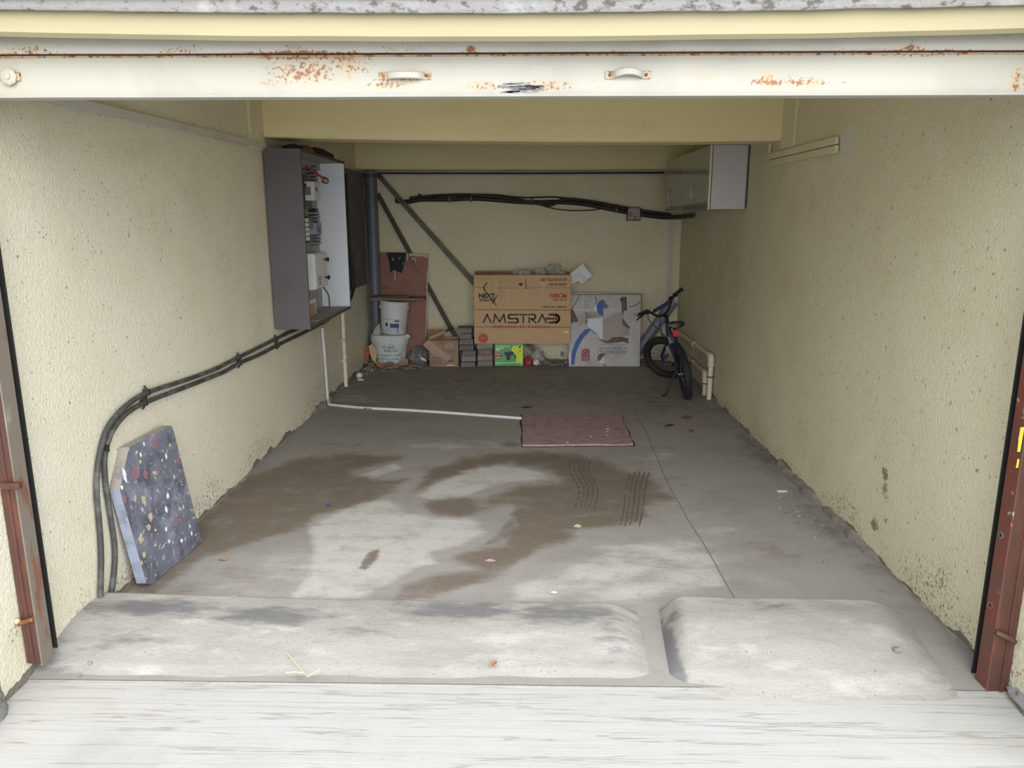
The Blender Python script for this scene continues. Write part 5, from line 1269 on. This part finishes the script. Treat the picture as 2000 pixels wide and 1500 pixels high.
q.prism([pb.loc(*p) for p in pp], .008, pb.mx, .001); t = thing('black_plastic_scrap', 'torn black plastic sheet hanging over the top of the red-brown board', 'plastic sheet', pb.pt(775, 530)); q.build('sheet', 'bag_black', t)
for P_ in (bp([(470, 190), (495, 185), (500, 215), (480, 220)]), bp([(540, 185), (572, 180), (560, 205)]), bp([(588, 238), (602, 236), (598, 262), (586, 262)])): pb.poly(P_, .001, 'ink_grey', t, 'pale_hole', z0=.009)

# sack
t = thing('woven_sack', 'bulging white woven sack with faded teal print under the bucket in the corner', 'sack', (aty(763, 700, 8.16).x, 8.17, 0))
SX = t.location.x; SY = 8.16
prof = [(.150, 0.0), (.168, .03), (.172, .10), (.180, .18), (.203, .24), (.213, .30), (.196, .345), (.150, .36), (.06, .352)]
def sack_r(a, z):
    for (r0, z0), (r1, z1) in zip(prof, prof[1:]):
        if z0 <= z <= z1 or (z1 < z0 and z1 <= z <= z0): r = r0 + (r1 - r0) * (z - z0) / (z1 - z0 + 1e-9); break
    else: r = prof[0][0]
    w = 1 + .07 * mnoise.noise(Vector((math.cos(a) * 1.6, math.sin(a) * 1.6, z * 6))) + .03 * mnoise.noise(Vector((math.cos(a) * 4, math.sin(a) * 4, z * 14 + 4)))
    return r * w
def sack_p(a, z, e=0): r = sack_r(a, z) + e; return Vector((SX + r * math.cos(a), SY + r * .70 * math.sin(a), z))
q = MB(); nA = 48; zsl = [0, .02, .05, .08, .11, .14, .17, .20, .225, .25, .275, .30, .32, .34]
vs = [sack_p(2 * PI * k / nA, z) for z in zsl for k in range(nA)]; vs += [Vector((SX + .13 * math.cos(2 * PI * k / nA), SY + .09 * math.sin(2 * PI * k / nA), .352)) for k in range(nA)]
m_ = len(zsl) + 1
q.add(vs, [(i * nA + k, i * nA + (k + 1) % nA, (i + 1) * nA + (k + 1) % nA, (i + 1) * nA + k) for i in range(m_ - 1) for k in range(nA)] + [tuple(range(nA))[::-1], tuple((m_ - 1) * nA + k for k in range(nA))])
q.build('sack_body', 'sack', t, smooth=True)
q = MB(); q.add([(SX - .19, SY - .02, .34), (SX - .10, SY - .10, .345), (SX - .10, SY - .04, .47), (SX - .17, SY, .40), (SX - .18, SY + .02, .345), (SX - .09, SY - .02, .345)], [(0, 1, 2, 3), (4, 5, 2, 3), (0, 3, 4), (1, 5, 2)]); q.build('sack_mouth', 'sack', t)
q = MB(); q.blob((SX + .20, SY - .04, .32), (.03, .03, .025), lump=.3, seed=4); q.build('tied_corner', 'sack', t, smooth=True)
def sack_text(body, a0, a1, z0, z1, sag=0):
    w = a1 - a0
    def warp(p): u = p.x; a = a0 + u; zz = z0 + p.y - sag * math.sin(PI * u / w); return sack_p(a, zz, .0016)
    text_mesh(body, w, z1 - z0, None, 'sack_ink', t, warp=warp, bold=.035)
A0 = -PI / 2
sack_text('PURE', A0 - .30, A0 + .35, .205, .232); sack_text('INDIA', A0 - .25, A0 + .62, .165, .195); sack_text('NET WEIGHT : 50 KG', A0 - .95, A0 + .85, .118, .142, .004); sack_text('PACKED IN INDIA  BY', A0 - 1.0, A0 + 1.05, .078, .103, .004)

# bucket, slightly tilted
bz = .362; bx = aty(767, 655, 8.10).x; BY = 8.155
t = thing('paint_bucket', 'dirty white plastic bucket with a violet label standing on the woven sack', 'bucket', (bx, BY, bz - .003), rot=(0, math.radians(4), 0))
bpz = [(.128, 0), (.134, .004), (.140, .10), (.147, .22), (.150, .268)]
q = MB(); q.lathe(bpz, 36); q.build('bucket_body', 'bucket', t, smooth=True, local=True)
q = MB(); q.lathe([(.151, .268), (.157, .270), (.157, .296), (.153, .300), (.154, .306), (.158, .308), (.158, .332), (.155, .336), (.148, .336)], 36); rim = q.build('lid_rim', 'bucket', t, smooth=True, local=True)
q = MB(); q.lathe([(.158, .335), (.160, .338), (.160, .350), (.154, .354), (.10, .350), (.0, .350)], 36, capt=False); q.build('lid', 'bucket', t, smooth=True, local=True)
q = MB(); 
for k in range(24):
    a = 2 * PI * k / 24; q.box((-.003, -.004, .272), (.003, .004, .296), mx=Matrix.Rotation(a, 4, 'Z') @ Matrix.Translation((0, -.158, 0)))
q.build('rim_rib', 'bucket', rim, local=True)
def bcurve(a0, a1, z0, z1, m, nm, e=.0008):
    q = MB(); vs = []; n = 10
    for i in range(n + 1):
        a = -PI / 2 + a0 + (a1 - a0) * i / n
        for z in (z0, z1): r = .134 + .016 * z / .268 + e + .001; vs.append((r * math.cos(a), r * math.sin(a), z))
    q.add(vs, [(2 * i, 2 * i + 2, 2 * i + 3, 2 * i + 1) for i in range(n)]); q.build(nm, m, t, local=True)
bcurve(-.12, .55, .075, .120, 'bucket_print', 'violet_label', .0012); bcurve(-.5, -.3, .085, .125, 'navy', 'dark_label'); bcurve(-.5, .52, .02, .072, 'bucket_pale', 'pale_label'); bcurve(.48, .54, .015, .075, 'bucket_print', 'label_edge', .0014); bcurve(-.7, .6, .160, .163, 'bucket_print', 'printed_line'); bcurve(.2, .55, .14, .156, 'bucket_print', 'printed_mark')
for a in (-.2,):
    q = MB(); q.tube([(.160, 0, .285), (.162, -.03, .22), (.160, -.045, .15)], .003, 8, smooth=1); q.build('wire_handle', 'steel', t, local=True)
p0 = aty(722, 588, 8.05)
q = MB(); q.box((p0.x + .005, 8.02, bz + .362), (aty(829, 588, 8.05).x, 8.20, bz + .388), .004, jit=.004)
t = thing('plank', 'weathered brown plank lying across the top of the white bucket', 'plank', ((p0.x + .3), 8.1, bz + .36)); q.build('board', 'wood_dark', t)
q = MB(); q.box((p0.x + .03, 8.06, bz + .3885), (p0.x + .42, 8.19, bz + .400), .003, jit=.006); q.build('loose_lath', 'wood_dark', t)

# small carton with its flap strip
yc = 8.07; pc = facing(yc); cx0, cz1 = pc.loc(838, 665); cx1, _ = pc.loc(895.5, 717)
t = thing('small_carton', 'open brown cardboard carton with printed panels between the sack and the paver stack', 'carton', ((cx0 + cx1) / 2, yc + .1, 0))
for lo, hi, nm in (((cx0, yc, 0.001), (cx1, yc + .005, cz1), 'front_panel'), ((cx0, yc + .20, 0.001), (cx1, yc + .205, cz1 + .01), 'rear_panel'), ((cx0, yc + .005, 0.001), (cx0 + .005, yc + .20, cz1), 'side_panel'), ((cx1 - .005, yc + .005, 0.001), (cx1, yc + .20, cz1), 'side_panel'), ((cx0 + .005, yc + .005, .001), (cx1 - .005, yc + .20, .006), 'bottom_panel')):
    q = MB(); q.box(lo, hi, .001); q.build(nm, 'carton_dark', t)
def sp(pts): return [(825 + x / 15.8, 630 + y / 15.8) for x, y in pts]
pc.lines([sp([(250, 900), (255, 1290), (990, 1280), (990, 600), (400, 600)]), sp([(640, 610), (640, 840), (990, 850)]), sp([(700, 900), (990, 900)])], .003, 'carton_brown_print', t, 'printed_frame')
pc.lines([sp([(300, y), (600, y)]) for y in (1080, 1120, 1160, 1210, 1250)] + [sp([(840, 950), (930, 950)]), sp([(880, 1050), (960, 1050)]), sp([(880, 1140), (960, 1140)]), sp([(440, 655), (640, 655)])], .004, 'carton_brown_print', t, 'printed_line', kind='stuff')
pc.poly(sp([(800, 1160), (850, 1160), (850, 1215), (800, 1215)]), .0008, 'carton_brown_print', t, 'printed_square'); pc.poly(sp([(880, 1160), (930, 1160), (930, 1215), (880, 1215)]), .0008, 'carton_brown_print', t, 'printed_square')
pc.poly(sp([(760, 1300), (995, 1295), (995, 1330), (765, 1335)]), .0010, 'paper_scrap', t, 'white_sticker')
pc.poly(sp([(680, 640), (960, 640), (960, 800), (680, 800)]), .0005, 'carton_label', t, 'printed_panel')
q = MB(); q.prism([pc.loc(*p) for p in sp([(15, 690), (180, 520), (250, 560), (880, 1060), (760, 1180), (240, 900)])], .006, pc.mx, .004)
single(q, 'cardboard_strip', 'strip_card', 'diagonal strip of plain cardboard lying across the front of the small carton', 'cardboard')
q = MB(); a = aty(838, 645, 8.25); b = aty(868, 645, 8.25); q.box((a.x, 8.185, .10), (b.x, 8.195, aty(850, 644, 8.19).z), .001, jit=.004); q.mi = 0
single(q, 'orange_board', 'wood_orange', 'orange-brown board standing inside the small open carton', 'board')
a = aty(838, 661, 8.10); b = aty(870, 647, 8.16)
q = MB(); q.box((0, -.012, -.017), ((b - a).length, .012, .017), .003); d = (b - a).normalized(); up_ = Vector((-d.z, 0, d.x)); mx = frame(a, d, d.cross(up_) * -1, up_)
q.v = [mx @ v for v in q.v]; t = thing('timber_offcut', 'pale timber offcut with a black end sloping out of the small carton', 'timber', a); q.build('timber', 'wood_pale', t)
c_ = aty(886, 640, 8.2); q = MB(); q.tube([b - d * .01, c_], .011, 10); q.build('black_end', 'black_plastic', t, smooth=True)
q = MB(); q.blob((aty(880, 655, 8.2).x, 8.18, .20), (.07, .05, .07), lump=.25, seed=12); single(q, 'brown_rag', 'carton_fold', 'dark brown crumpled rag inside the small open carton', 'rag', smooth=True)
# plastic bag
p = aty(816, 697, 8.1); q = MB(); q.blob((p.x, 8.15, .085), (.10, .08, .12), 22, 16, lump=.2, seed=15, flatz=.001); single(q, 'plastic_bag', 'film_dark', 'crumpled grey see-through plastic bag between the sack and the small carton', 'bag', smooth=True)
q = MB()
for (x, y) in ((826, 700), (829, 702), (823, 698)): p = aty(x, y, 8.05); q.blob((p.x, 8.06, p.z - .01), (.022, .012, .010), 8, 6, lump=.4, seed=x)
single(q, 'torn_paper', 'paper_scrap', 'small torn white paper scraps beside the grey plastic bag', 'paper', smooth=True)
# scraps in the corner
def sheet(name, pxs, Y, m, lab, cat, tk=.006, lean=.1):
    pn_ = Panel(aty(pxs[0][0], pxs[0][1], Y), (1, 0, 0), (0, lean, 1)); q = MB(); q.prism([pn_.loc(*p) for p in pxs], tk, pn_.mx); return single(q, name, m, lab, cat)
def kp(pts): return [(690 + x / 11.54, 620 + y / 11.54) for x, y in pts]
sheet('cardboard_scrap', kp([(350, 640), (420, 600), (500, 680), (540, 800), (500, 1010), (430, 960), (370, 800)]), 7.99, 'carton', 'tan curled cardboard scrap leaning on the left side of the sack', 'cardboard')
sheet('cardboard_scrap', kp([(220, 650), (330, 640), (360, 800), (330, 1030), (260, 1060), (200, 900)]), 8.03, 'wood_orange', 'rust-brown board scrap standing in the corner left of the sack', 'board')
sheet('wood_scrap', kp([(560, 1030), (890, 1000), (880, 1090), (600, 1130)]), 7.97, 'wood_orange', 'short orange-brown wood scrap lying against the foot of the sack', 'wood', .02)
sheet('wood_scrap', kp([(430, 940), (500, 960), (620, 1080), (590, 1120), (540, 1080)]), 7.98, 'carton_dark', 'brown cardboard strip angled against the foot of the sack', 'cardboard', .008)
sheet('grey_scrap', kp([(1060, 990), (1230, 930), (1240, 1080), (960, 1110)]), 7.99, 'carton_dark', 'flat grey-brown cardboard piece between sack and small carton', 'cardboard', .008, .5)
q = MB()
for k in range(190):
    x = R_.uniform(696, 838); y = R_.uniform(700, 728) - (12 if x < 740 else 0) * R_.random()
    p = floor_pl(x, max(y, 712)); p.y = min(p.y, 8.33); p.x = max(p.x, L + .05); a = R_.uniform(0, 2 * PI); l = R_.uniform(.05, .16); e = R_.uniform(-.05, .4)
    if p.x > -1.2 and R_.random() < .5: continue
    z = R_.uniform(.004, .05); dv = Vector((math.cos(a), math.sin(a) * .6, e * (1.2 if x < 740 else .2))) * l
    q.tube([p + Vector((0, 0, z)), p + dv * .5 + Vector((0, 0, z + .008)), p + dv + Vector((0, 0, z))], [.006, .005, .003], 5)
o = q.build('dry_stalks', 'twig', None, kind='stuff'); tag(o, 'tangle of dry twigs and stalks on the floor in the back left corner', 'twigs')
q = MB()
for k in range(40):
    x = R_.uniform(685, 735); p = floor_pl(x, R_.uniform(716, 735)); p.x = max(p.x, L + .06); q.blob((p.x, min(p.y, 8.2), 0), (R_.uniform(.012, .04), R_.uniform(.012, .03), R_.uniform(.01, .035)), 7, 5, lump=.3, seed=k, flatz=-.003)
o = q.build('corner_rubble', 'debris', None, smooth=True, kind='stuff'); tag(o, 'dusty rubble along the foot of the wall in the back left corner', 'rubble')
p = floor_pl(704, 740); q = MB(); q.lathe([(.020, 0), (.024, .004), (.030, .05), (.028, .052), (.02, .02)], 16, Matrix.Translation((p.x, p.y, .034)) @ Matrix.Rotation(1.35, 4, 'X') @ Matrix.Rotation(.4, 4, 'Z')); single(q, 'crushed_cup', 'bucket', 'crushed lilac-white cup lying on the floor in front of the left corner', 'cup', smooth=True)
p = floor_pl(706, 741); q = MB(); q.box((p.x - .03, p.y - .05, .001), (p.x + .03, p.y - .03, .012), .002, jit=.002); single(q, 'paper_slip', 'paper_scrap', 'white folded slip lying just in front of the crushed cup', 'paper')

# ------------------------------------------------------------------ bicycle
rc = atz(1343, 779, 0); fc = atz(1315, 739, 0)
hd = math.atan2(fc.y - rc.y, fc.x - rc.x)
WB = .90; WR = .235; LEAN = math.radians(10.5); STEER = math.radians(54)
t = thing('bicycle', 'small dark blue bicycle with fat black tyres leaning on its kickstand by the right wall', 'bicycle', rc)
RB = Matrix.Translation(rc) @ Matrix.Rotation(hd, 4, 'Z') @ Matrix.Rotation(-LEAN, 4, 'X')
def bk(q, nm, m, parent=None, smooth=True, mx=None, label=None):
    T_ = RB @ mx if mx else RB
    q.v = [T_ @ v for v in q.v]; return q.build(nm, m, parent or t, smooth=smooth, label=label)
ra = Vector((0, 0, WR)); bb = Vector((.36, 0, .255)); st = Vector((.235, 0, .50)); hb = Vector((.745, 0, .475)); ht = Vector((.700, 0, .60)); fa = Vector((WB, 0, WR))
ax = (ht - hb).normalized()
SM = Matrix.Translation(hb) @ Matrix.Rotation(STEER, 4, ax) @ Matrix.Translation(-hb)
SB = Matrix.Translation(hb) @ Matrix.Rotation(math.radians(38), 4, ax) @ Matrix.Translation(-hb)
def wheel(ctr, nm, mx):
    w = bpy.data.objects.new(nm, None); COL.objects.link(w); w.parent = t
    W_ = (RB @ mx) if mx else RB
    w.location = (W_ @ ctr) - Vector(t.location)
    tr = Matrix.Translation(ctr)
    q = MB(); q.torus(WR - .032, .032, tr, 48, 12)
    n = 40
    for k in range(n):
        for s in (-1, 0, 1):
            a = 2 * PI * (k + (.5 if s == 0 else 0)) / n; b = .55 * s
            c0 = Vector(((WR - .032 + .034 * math.cos(b)) * math.cos(a), .034 * math.sin(b), (WR - .032 + .034 * math.cos(b)) * math.sin(a)))
            fr_ = Matrix.Translation(ctr + c0) @ Matrix.Rotation(-a, 4, 'Y')
            q.box((-.003, -.006, -.006), (.004, .006, .006), mx=fr_)
    bk(q, 'tyre', 'black_rubber', w, True, mx)
    q = MB(); q.torus(WR - .066, .011, tr, 48, 8, 1.3); bk(q, 'rim', 'black_plastic', w, True, mx)
    q = MB(); q.lathe([(.012, -.05), (.012, -.03), (.026, -.028), (.026, -.022), (.014, -.02), (.014, .02), (.026, .022), (.026, .028), (.012, .03), (.012, .05)], 14, tr @ Matrix.Rotation(PI / 2, 4, 'X')); bk(q, 'hub', 'steel', w, True, mx)
    q = MB()
    for k in range(24):
        a = 2 * PI * k / 24; s = .025 if k % 2 else -.025; o = .5 if k % 4 < 2 else -.5
        q.tube([ctr + Vector((.024 * math.cos(a + o), s, .024 * math.sin(a + o))), ctr + Vector(((WR - .068) * math.cos(a), 0, (WR - .068) * math.sin(a)))], .0013, 5, cap=False)
    bk(q, 'spokes', 'steel', w, False, mx)
    return w
rw = wheel(ra, 'rear_wheel', None)
fw = wheel(fa, 'front_wheel', SM)
q = MB(); q.box((-.028, -.006, -.010), (.028, .006, .010), .003, mx=Matrix.Translation(fa + Vector((-.11, -.012, -.02))) @ Matrix.Rotation(math.radians(80), 4, 'Y')); bk(q, 'orange_reflector', 'orange_ref', fw, False, SM)
q = MB()
q.tube([bb, st, st + Vector((-.012, 0, .04))], .017, 14); q.tube([hb + ax * .03, bb + Vector((0, 0, .01))], .024, 14); q.tube([ht - ax * .02, Vector((.52, 0, .485)), st - Vector((0, 0, .02))], .019, 14, smooth=1)
q.tube([hb - ax * .02, ht + ax * .01], .023, 14)
for s in (-1, 1):
    q.tube([bb + Vector((-.02, s * .025, 0)), Vector((.17, s * .048, .245)), ra + Vector((0, s * .055, 0))], .010, 10); q.tube([st + Vector((0, s * .02, -.03)), Vector((.14, s * .046, .40)), ra + Vector((0, s * .055, 0))], .009, 10)
q.tube([Vector((.165, -.05, .42)), Vector((.165, .05, .42))], .008, 8)
fr_o = bk(q, 'frame', 'bike_blue')
q = MB(); q.tube([hb + ax * .03 + (bb - hb) * .22, hb + ax * .03 + (bb - hb) * .46], .0252, 14, cap=False); bk(q, 'pale_decal', 'bike_decal', fr_o)
q = MB()
cr_ = hb - ax * .028
q.tube([hb - ax * .02, cr_], .02, 12); q.tube([cr_ + Vector((0, -.06, 0)), cr_ + Vector((0, .06, 0))], .018, 12)
for s in (-1, 1): q.tube([cr_ + Vector((0, s * .058, .02)), cr_ + Vector((.01, s * .058, -.04)), fa + Vector((-.02, s * .058, .06)), fa + Vector((0, s * .056, -.005))], [.017, .017, .014, .011], 12)
bk(q, 'fork', 'bike_blue', None, True, SM)
q = MB()
for s in (-1, 1): q.tube([cr_ + Vector((.013, s * .058, -.06)), cr_ + Vector((.045, s * .058, -.14))], .0185, 12)
bk(q, 'fork_boot', 'bike_decal', None, True, SM)
# handlebar, grips, levers
S0 = ht + ax * .06
q = MB(); q.tube([ht, ht + ax * .075], .016, 12); q.tube([ht + ax * .065, ht + ax * .07 + Vector((.035, 0, .015))], .02, 12); bk(q, 'stem', 'black_plastic', None, True, SB)
H0 = ht + ax * .07 + Vector((.04, 0, .018))
bar = [H0 + Vector((-.035, -.29, .135)), H0 + Vector((-.02, -.17, .120)), H0 + Vector((-.005, -.075, .01)), H0, H0 + Vector((-.005, .075, .01)), H0 + Vector((-.02, .17, .120)), H0 + Vector((-.035, .29, .135))]
q = MB(); q.tube(bar, .012, 12, smooth=2); q.tube([H0 + Vector((-.016, -.135, .085)), H0 + Vector((-.016, .135, .085))], .008, 10); hb_o = bk(q, 'handlebar', 'black_plastic', None, True, SB)
q = MB(); q.tube([H0 + Vector((-.016, -.10, .085)), H0 + Vector((-.016, .10, .085))], .018, 12); bk(q, 'bar_pad', 'bike_violet', hb_o, True, SB)
for s in (-1, 1):
    g0 = H0 + Vector((-.021, s * .19, .1225)); g1 = H0 + Vector((-.036, s * .30, .137))
    q = MB(); q.tube([g0, g0.lerp(g1, .1), g0.lerp(g1, .9), g1], [.020, .0175, .0175, .021], 14); bk(q, 'grip', 'black_rubber', hb_o, True, SB)
    q = MB(); q.box((-.02, -.018, -.018), (.02, .018, .018), .006, mx=Matrix.Translation(H0 + Vector((.0, s * .165, .105)))); q.tube([H0 + Vector((.015, s * .165, .10)), H0 + Vector((.05, s * .19, .09)), H0 + Vector((.045, s * .26, .085)), H0 + Vector((.04, s * .29, .08))], .007, 8, smooth=1); bk(q, 'brake_lever', 'black_plastic', hb_o, True, SB)
q = MB(); q.tube([SB @ (H0 + Vector((.02, .15, .10))), SB @ (H0 + Vector((.10, .12, .0))), Vector((.76, .05, .50)), Vector((.62, .03, .42)), Vector((.40, .02, .30))], .004, 8, smooth=2); bk(q, 'brake_cable', 'black_plastic')
q = MB(); q.tube([SB @ (H0 + Vector((.02, -.15, .10))), SB @ (H0 + Vector((.11, -.06, .02))), SM @ (hb + Vector((.08, 0, .02))), SM @ (cr_ + Vector((.05, .02, -.06)))], .004, 8, smooth=2); bk(q, 'brake_cable', 'black_plastic')
# saddle
q = MB(); q.tube([st + Vector((0, 0, .02)), st + Vector((-.040, 0, .125))], .0125, 12); bk(q, 'seat_post', 'black_plastic')
sc = st + Vector((-.045, 0, .150)); vs = []; secs = [(-.115, .050, .030), (-.105, .078, .036), (-.06, .088, .030), (0, .060, .024), (.06, .036, .024), (.11, .024, .022), (.128, .012, .016)]
for (x, w, h) in secs:
    for k in range(12):
        a = 2 * PI * k / 12; vs.append(sc + Vector((x, w * math.cos(a), h * max(math.sin(a), -.75) + (.014 if x < -.05 else 0))))
q = MB(); q.add(vs, [(i * 12 + k, i * 12 + (k + 1) % 12, (i + 1) * 12 + (k + 1) % 12, (i + 1) * 12 + k) for i in range(6) for k in range(12)] + [tuple(range(12))[::-1], tuple(72 + k for k in range(12))]); sd = bk(q, 'saddle', 'black_plastic')
q = MB()
for s in (-1, 1): q.tube([sc + Vector((-.10, s * .04, -.015)), sc + Vector((-.02, s * .022, -.035)), sc + Vector((.08, s * .012, -.018))], .004, 8, smooth=1)
bk(q, 'saddle_rail', 'steel', sd)
q = MB(); q.box((-.012, -.026, -.030), (.004, .026, .030), .004, mx=Matrix.Translation(st + Vector((-.050, 0, .075)))); bk(q, 'rear_reflector', 'red_ref', None, False)
# drive
q = MB(); q.lathe([(.062, -.004), (.066, 0), (.062, .004), (.02, .004), (.02, -.004)], 28, Matrix.Translation(bb + Vector((0, -.045, 0))) @ Matrix.Rotation(PI / 2, 4, 'X')); q.tube([bb + Vector((0, -.06, 0)), bb + Vector((0, .06, 0))], .016, 12); ck = bk(q, 'chainring', 'black_plastic')
for s, an in ((-1, math.radians(-20)), (1, math.radians(160))):
    e = bb + Vector((.14 * math.cos(an), s * .072, .14 * math.sin(an)))
    q = MB(); q.tube([bb + Vector((0, s * .058, 0)), e], [.013, .010], 10); c__ = bk(q, 'crank', 'steel', ck)
    q = MB(); q.box((-.042, -.005 if s > 0 else -.075, -.010), (.042, .075 if s > 0 else .005, .010), .004, mx=Matrix.Translation(e)); bk(q, 'pedal', 'black_plastic', None, False)
q = MB(); q.tube([bb + Vector((-.02, -.052, .070)), bb + Vector((.06, -.052, .06)), bb + Vector((.078, -.052, 0)), bb + Vector((.05, -.052, -.065)), Vector((.02, -.052, WR - .04)), Vector((-.035, -.052, WR - .02)), Vector((-.035, -.052, WR + .02)), Vector((.01, -.052, WR + .045)), bb + Vector((-.02, -.052, .070))], .012, 10, smooth=1); bk(q, 'chain_guard', 'bike_blue')
# kickstand to the floor
iv = RB.inverted(); foot = iv @ atz(1300, 772, .006)
q = MB(); k0 = Vector((.10, .055, WR + .01)); q.tube([k0, k0.lerp(foot, .5), foot], [.009, .009, .007], 10); q.tube([foot, foot + (iv.to_3x3() @ Vector((-.035, -.012, 0)))], .008, 8); bk(q, 'kickstand', 'black_plastic')

# ------------------------------------------------------------------ litter on the floor, sill and drive
def leaf(x, y, r, m, lab, cat='leaf', z=0.0, el=1.6, a=0.0, curl=.35, jag=.0):
    p = atz(x, y, z); q = MB(); vs = [Vector((0, 0, .002))]; n = 12; rr = random.Random(int(x + y))
    for k in range(n):
        t_ = 2 * PI * k / n; rd = r * (1 + (rr.uniform(-jag, jag)))
        v = Vector((math.cos(t_) * rd * el, math.sin(t_) * rd * (1 - .4 * abs(math.cos(t_))), 0)); v.z = .003 + curl * r * abs(v.y / r) * .6 + .15 * curl * r * (1 + math.sin(t_ * 2))
        vs.append(v)
    rot = Matrix.Rotation(a, 3, 'Z'); vs = [rot @ v + p for v in vs]
    vs2 = [v + Vector((0, 0, .0015)) for v in vs]
    fs = [(0, 1 + (k + 1) % n, 1 + k) for k in range(n)] + [(n + 1, n + 2 + k, n + 2 + (k + 1) % n) for k in range(n)] + [(1 + k, 1 + (k + 1) % n, n + 2 + (k + 1) % n, n + 2 + k) for k in range(n)]
    q.add(vs + vs2, fs); return single(q, cat.replace(' ', '_') if cat != 'leaf' else 'dry_leaf', m, lab, cat)
leaf(455, 1173, .018, 'leaf_pink', 'pink dried petal on the floor just behind the left mortar hump', 'petal', curl=.9)
leaf(965, 1299, .013, 'leaf_orange', 'small orange-brown dry leaf on the front of the left mortar hump', z=.028, jag=.4, el=1.1, a=1.2, curl=.8)
leaf(436, 1095, .012, 'leaf_orange', 'brown dry leaf on the floor to the right of the leaning slab', jag=.3, curl=.8)
leaf(1028, 797, .028, 'leaf_dark', 'dark curled leaf just behind the left corner of the trap cover', jag=.3, a=.3)
leaf(1307, 832, .022, 'leaf_dark', 'thin dark leaf on the floor right of the trap cover', el=2, jag=.2, a=.2)
leaf(1342, 816, .026, 'leaf_brown', 'olive-brown leaf on the floor near the right pipes', jag=.4)
leaf(1350, 843, .022, 'leaf_brown', 'reddish-brown leaf on the floor nearest the right wall', jag=.3, a=2)
leaf(1052, 870, .022, 'leaf_orange', 'small orange leaf caught at the front edge of the trap cover', el=1.8, jag=.2, curl=.2)
leaf(956, 1096, .015, 'leaf_pink', 'flat pinkish-white scrap in the middle of the garage floor', 'paper scrap', jag=.3, curl=.1)
leaf(1128, 1030, .020, 'straw', 'pale yellowish scrap on the floor left of the tyre prints', 'scrap', jag=.35, curl=.2, el=1.0)
leaf(1082, 1159, .010, 'paper_scrap', 'tiny white chip on the floor just behind the gap between humps', 'chip', jag=.3, curl=.1)
leaf(642, 989, .012, 'blue_scrap', 'small bright blue bottle cap on the stained floor', 'bottle cap', el=1.0, curl=1.2)
p = atz(1528, 959, .006); q = MB(); q.box((p.x - .030, p.y - .012, .002), (p.x + .030, p.y + .010, .008), .002); single(q, 'white_stick', 'paper_scrap', 'short white paper stub on the floor by the right wall', 'paper scrap')
t = thing('broken_twig', 'thin pale broken twig on the front of the left mortar hump', 'twig', atz(580, 1310, .02))
for pts in ([(562, 1277), (575, 1292), (594, 1314)], [(594, 1314), (575, 1312), (558, 1314)], [(594, 1314), (600, 1322), (625, 1308)]):
    q = MB(); q.tube([atz(x, y, .036) for x, y in pts], .0022, 6); q.build('twig_branch', 'straw', t)
for k, (x, y, r, lab) in enumerate(((886, 1217, .010, 'dark pebble on the top of the left mortar hump'), (155, 1318, .008, 'tiny black pebble at the front left edge of the hump'), (176, 1297, .011, 'round grey pebble on the left end of the mortar hump'), (1753, 1271, .018, 'grey stone chip on the crest of the right mortar hump'), (283, 1274, .005, 'small black grit grain on the left end of the hump'), (1560, 1010, .018, 'pale pebble among dust beside the right wall'), (1612, 1100, .016, 'grey pebble on the floor near the right wall, midway'))):
    zz = [.055, .012, .045, .062, .06, 0, 0][k]
    p = atz(x, y, zz); r *= .7; q = MB(); q.blob((p.x, p.y, zz + r * .4), (r * 1.2, r, r * .8), 10, 7, lump=.2, seed=k); single(q, 'pebble', 'pebble', lab, 'pebble', smooth=True)
q = MB()
for k in range(70):
    x = R_.gauss(1550, 26); y = 960 + (x - 1500) * .75 + R_.gauss(0, 16); p = floor_pl(x, y); p.x = min(p.x, R - .03)
    r = R_.uniform(.003, .011); q.blob((p.x, p.y, r * .3), (r * 1.2, r, r * .8), 6, 4, lump=.3, seed=k)
o = q.build('loose_grit', 'debris', None, kind='stuff'); tag(o, 'scatter of loose grit on the floor along the right wall', 'grit')
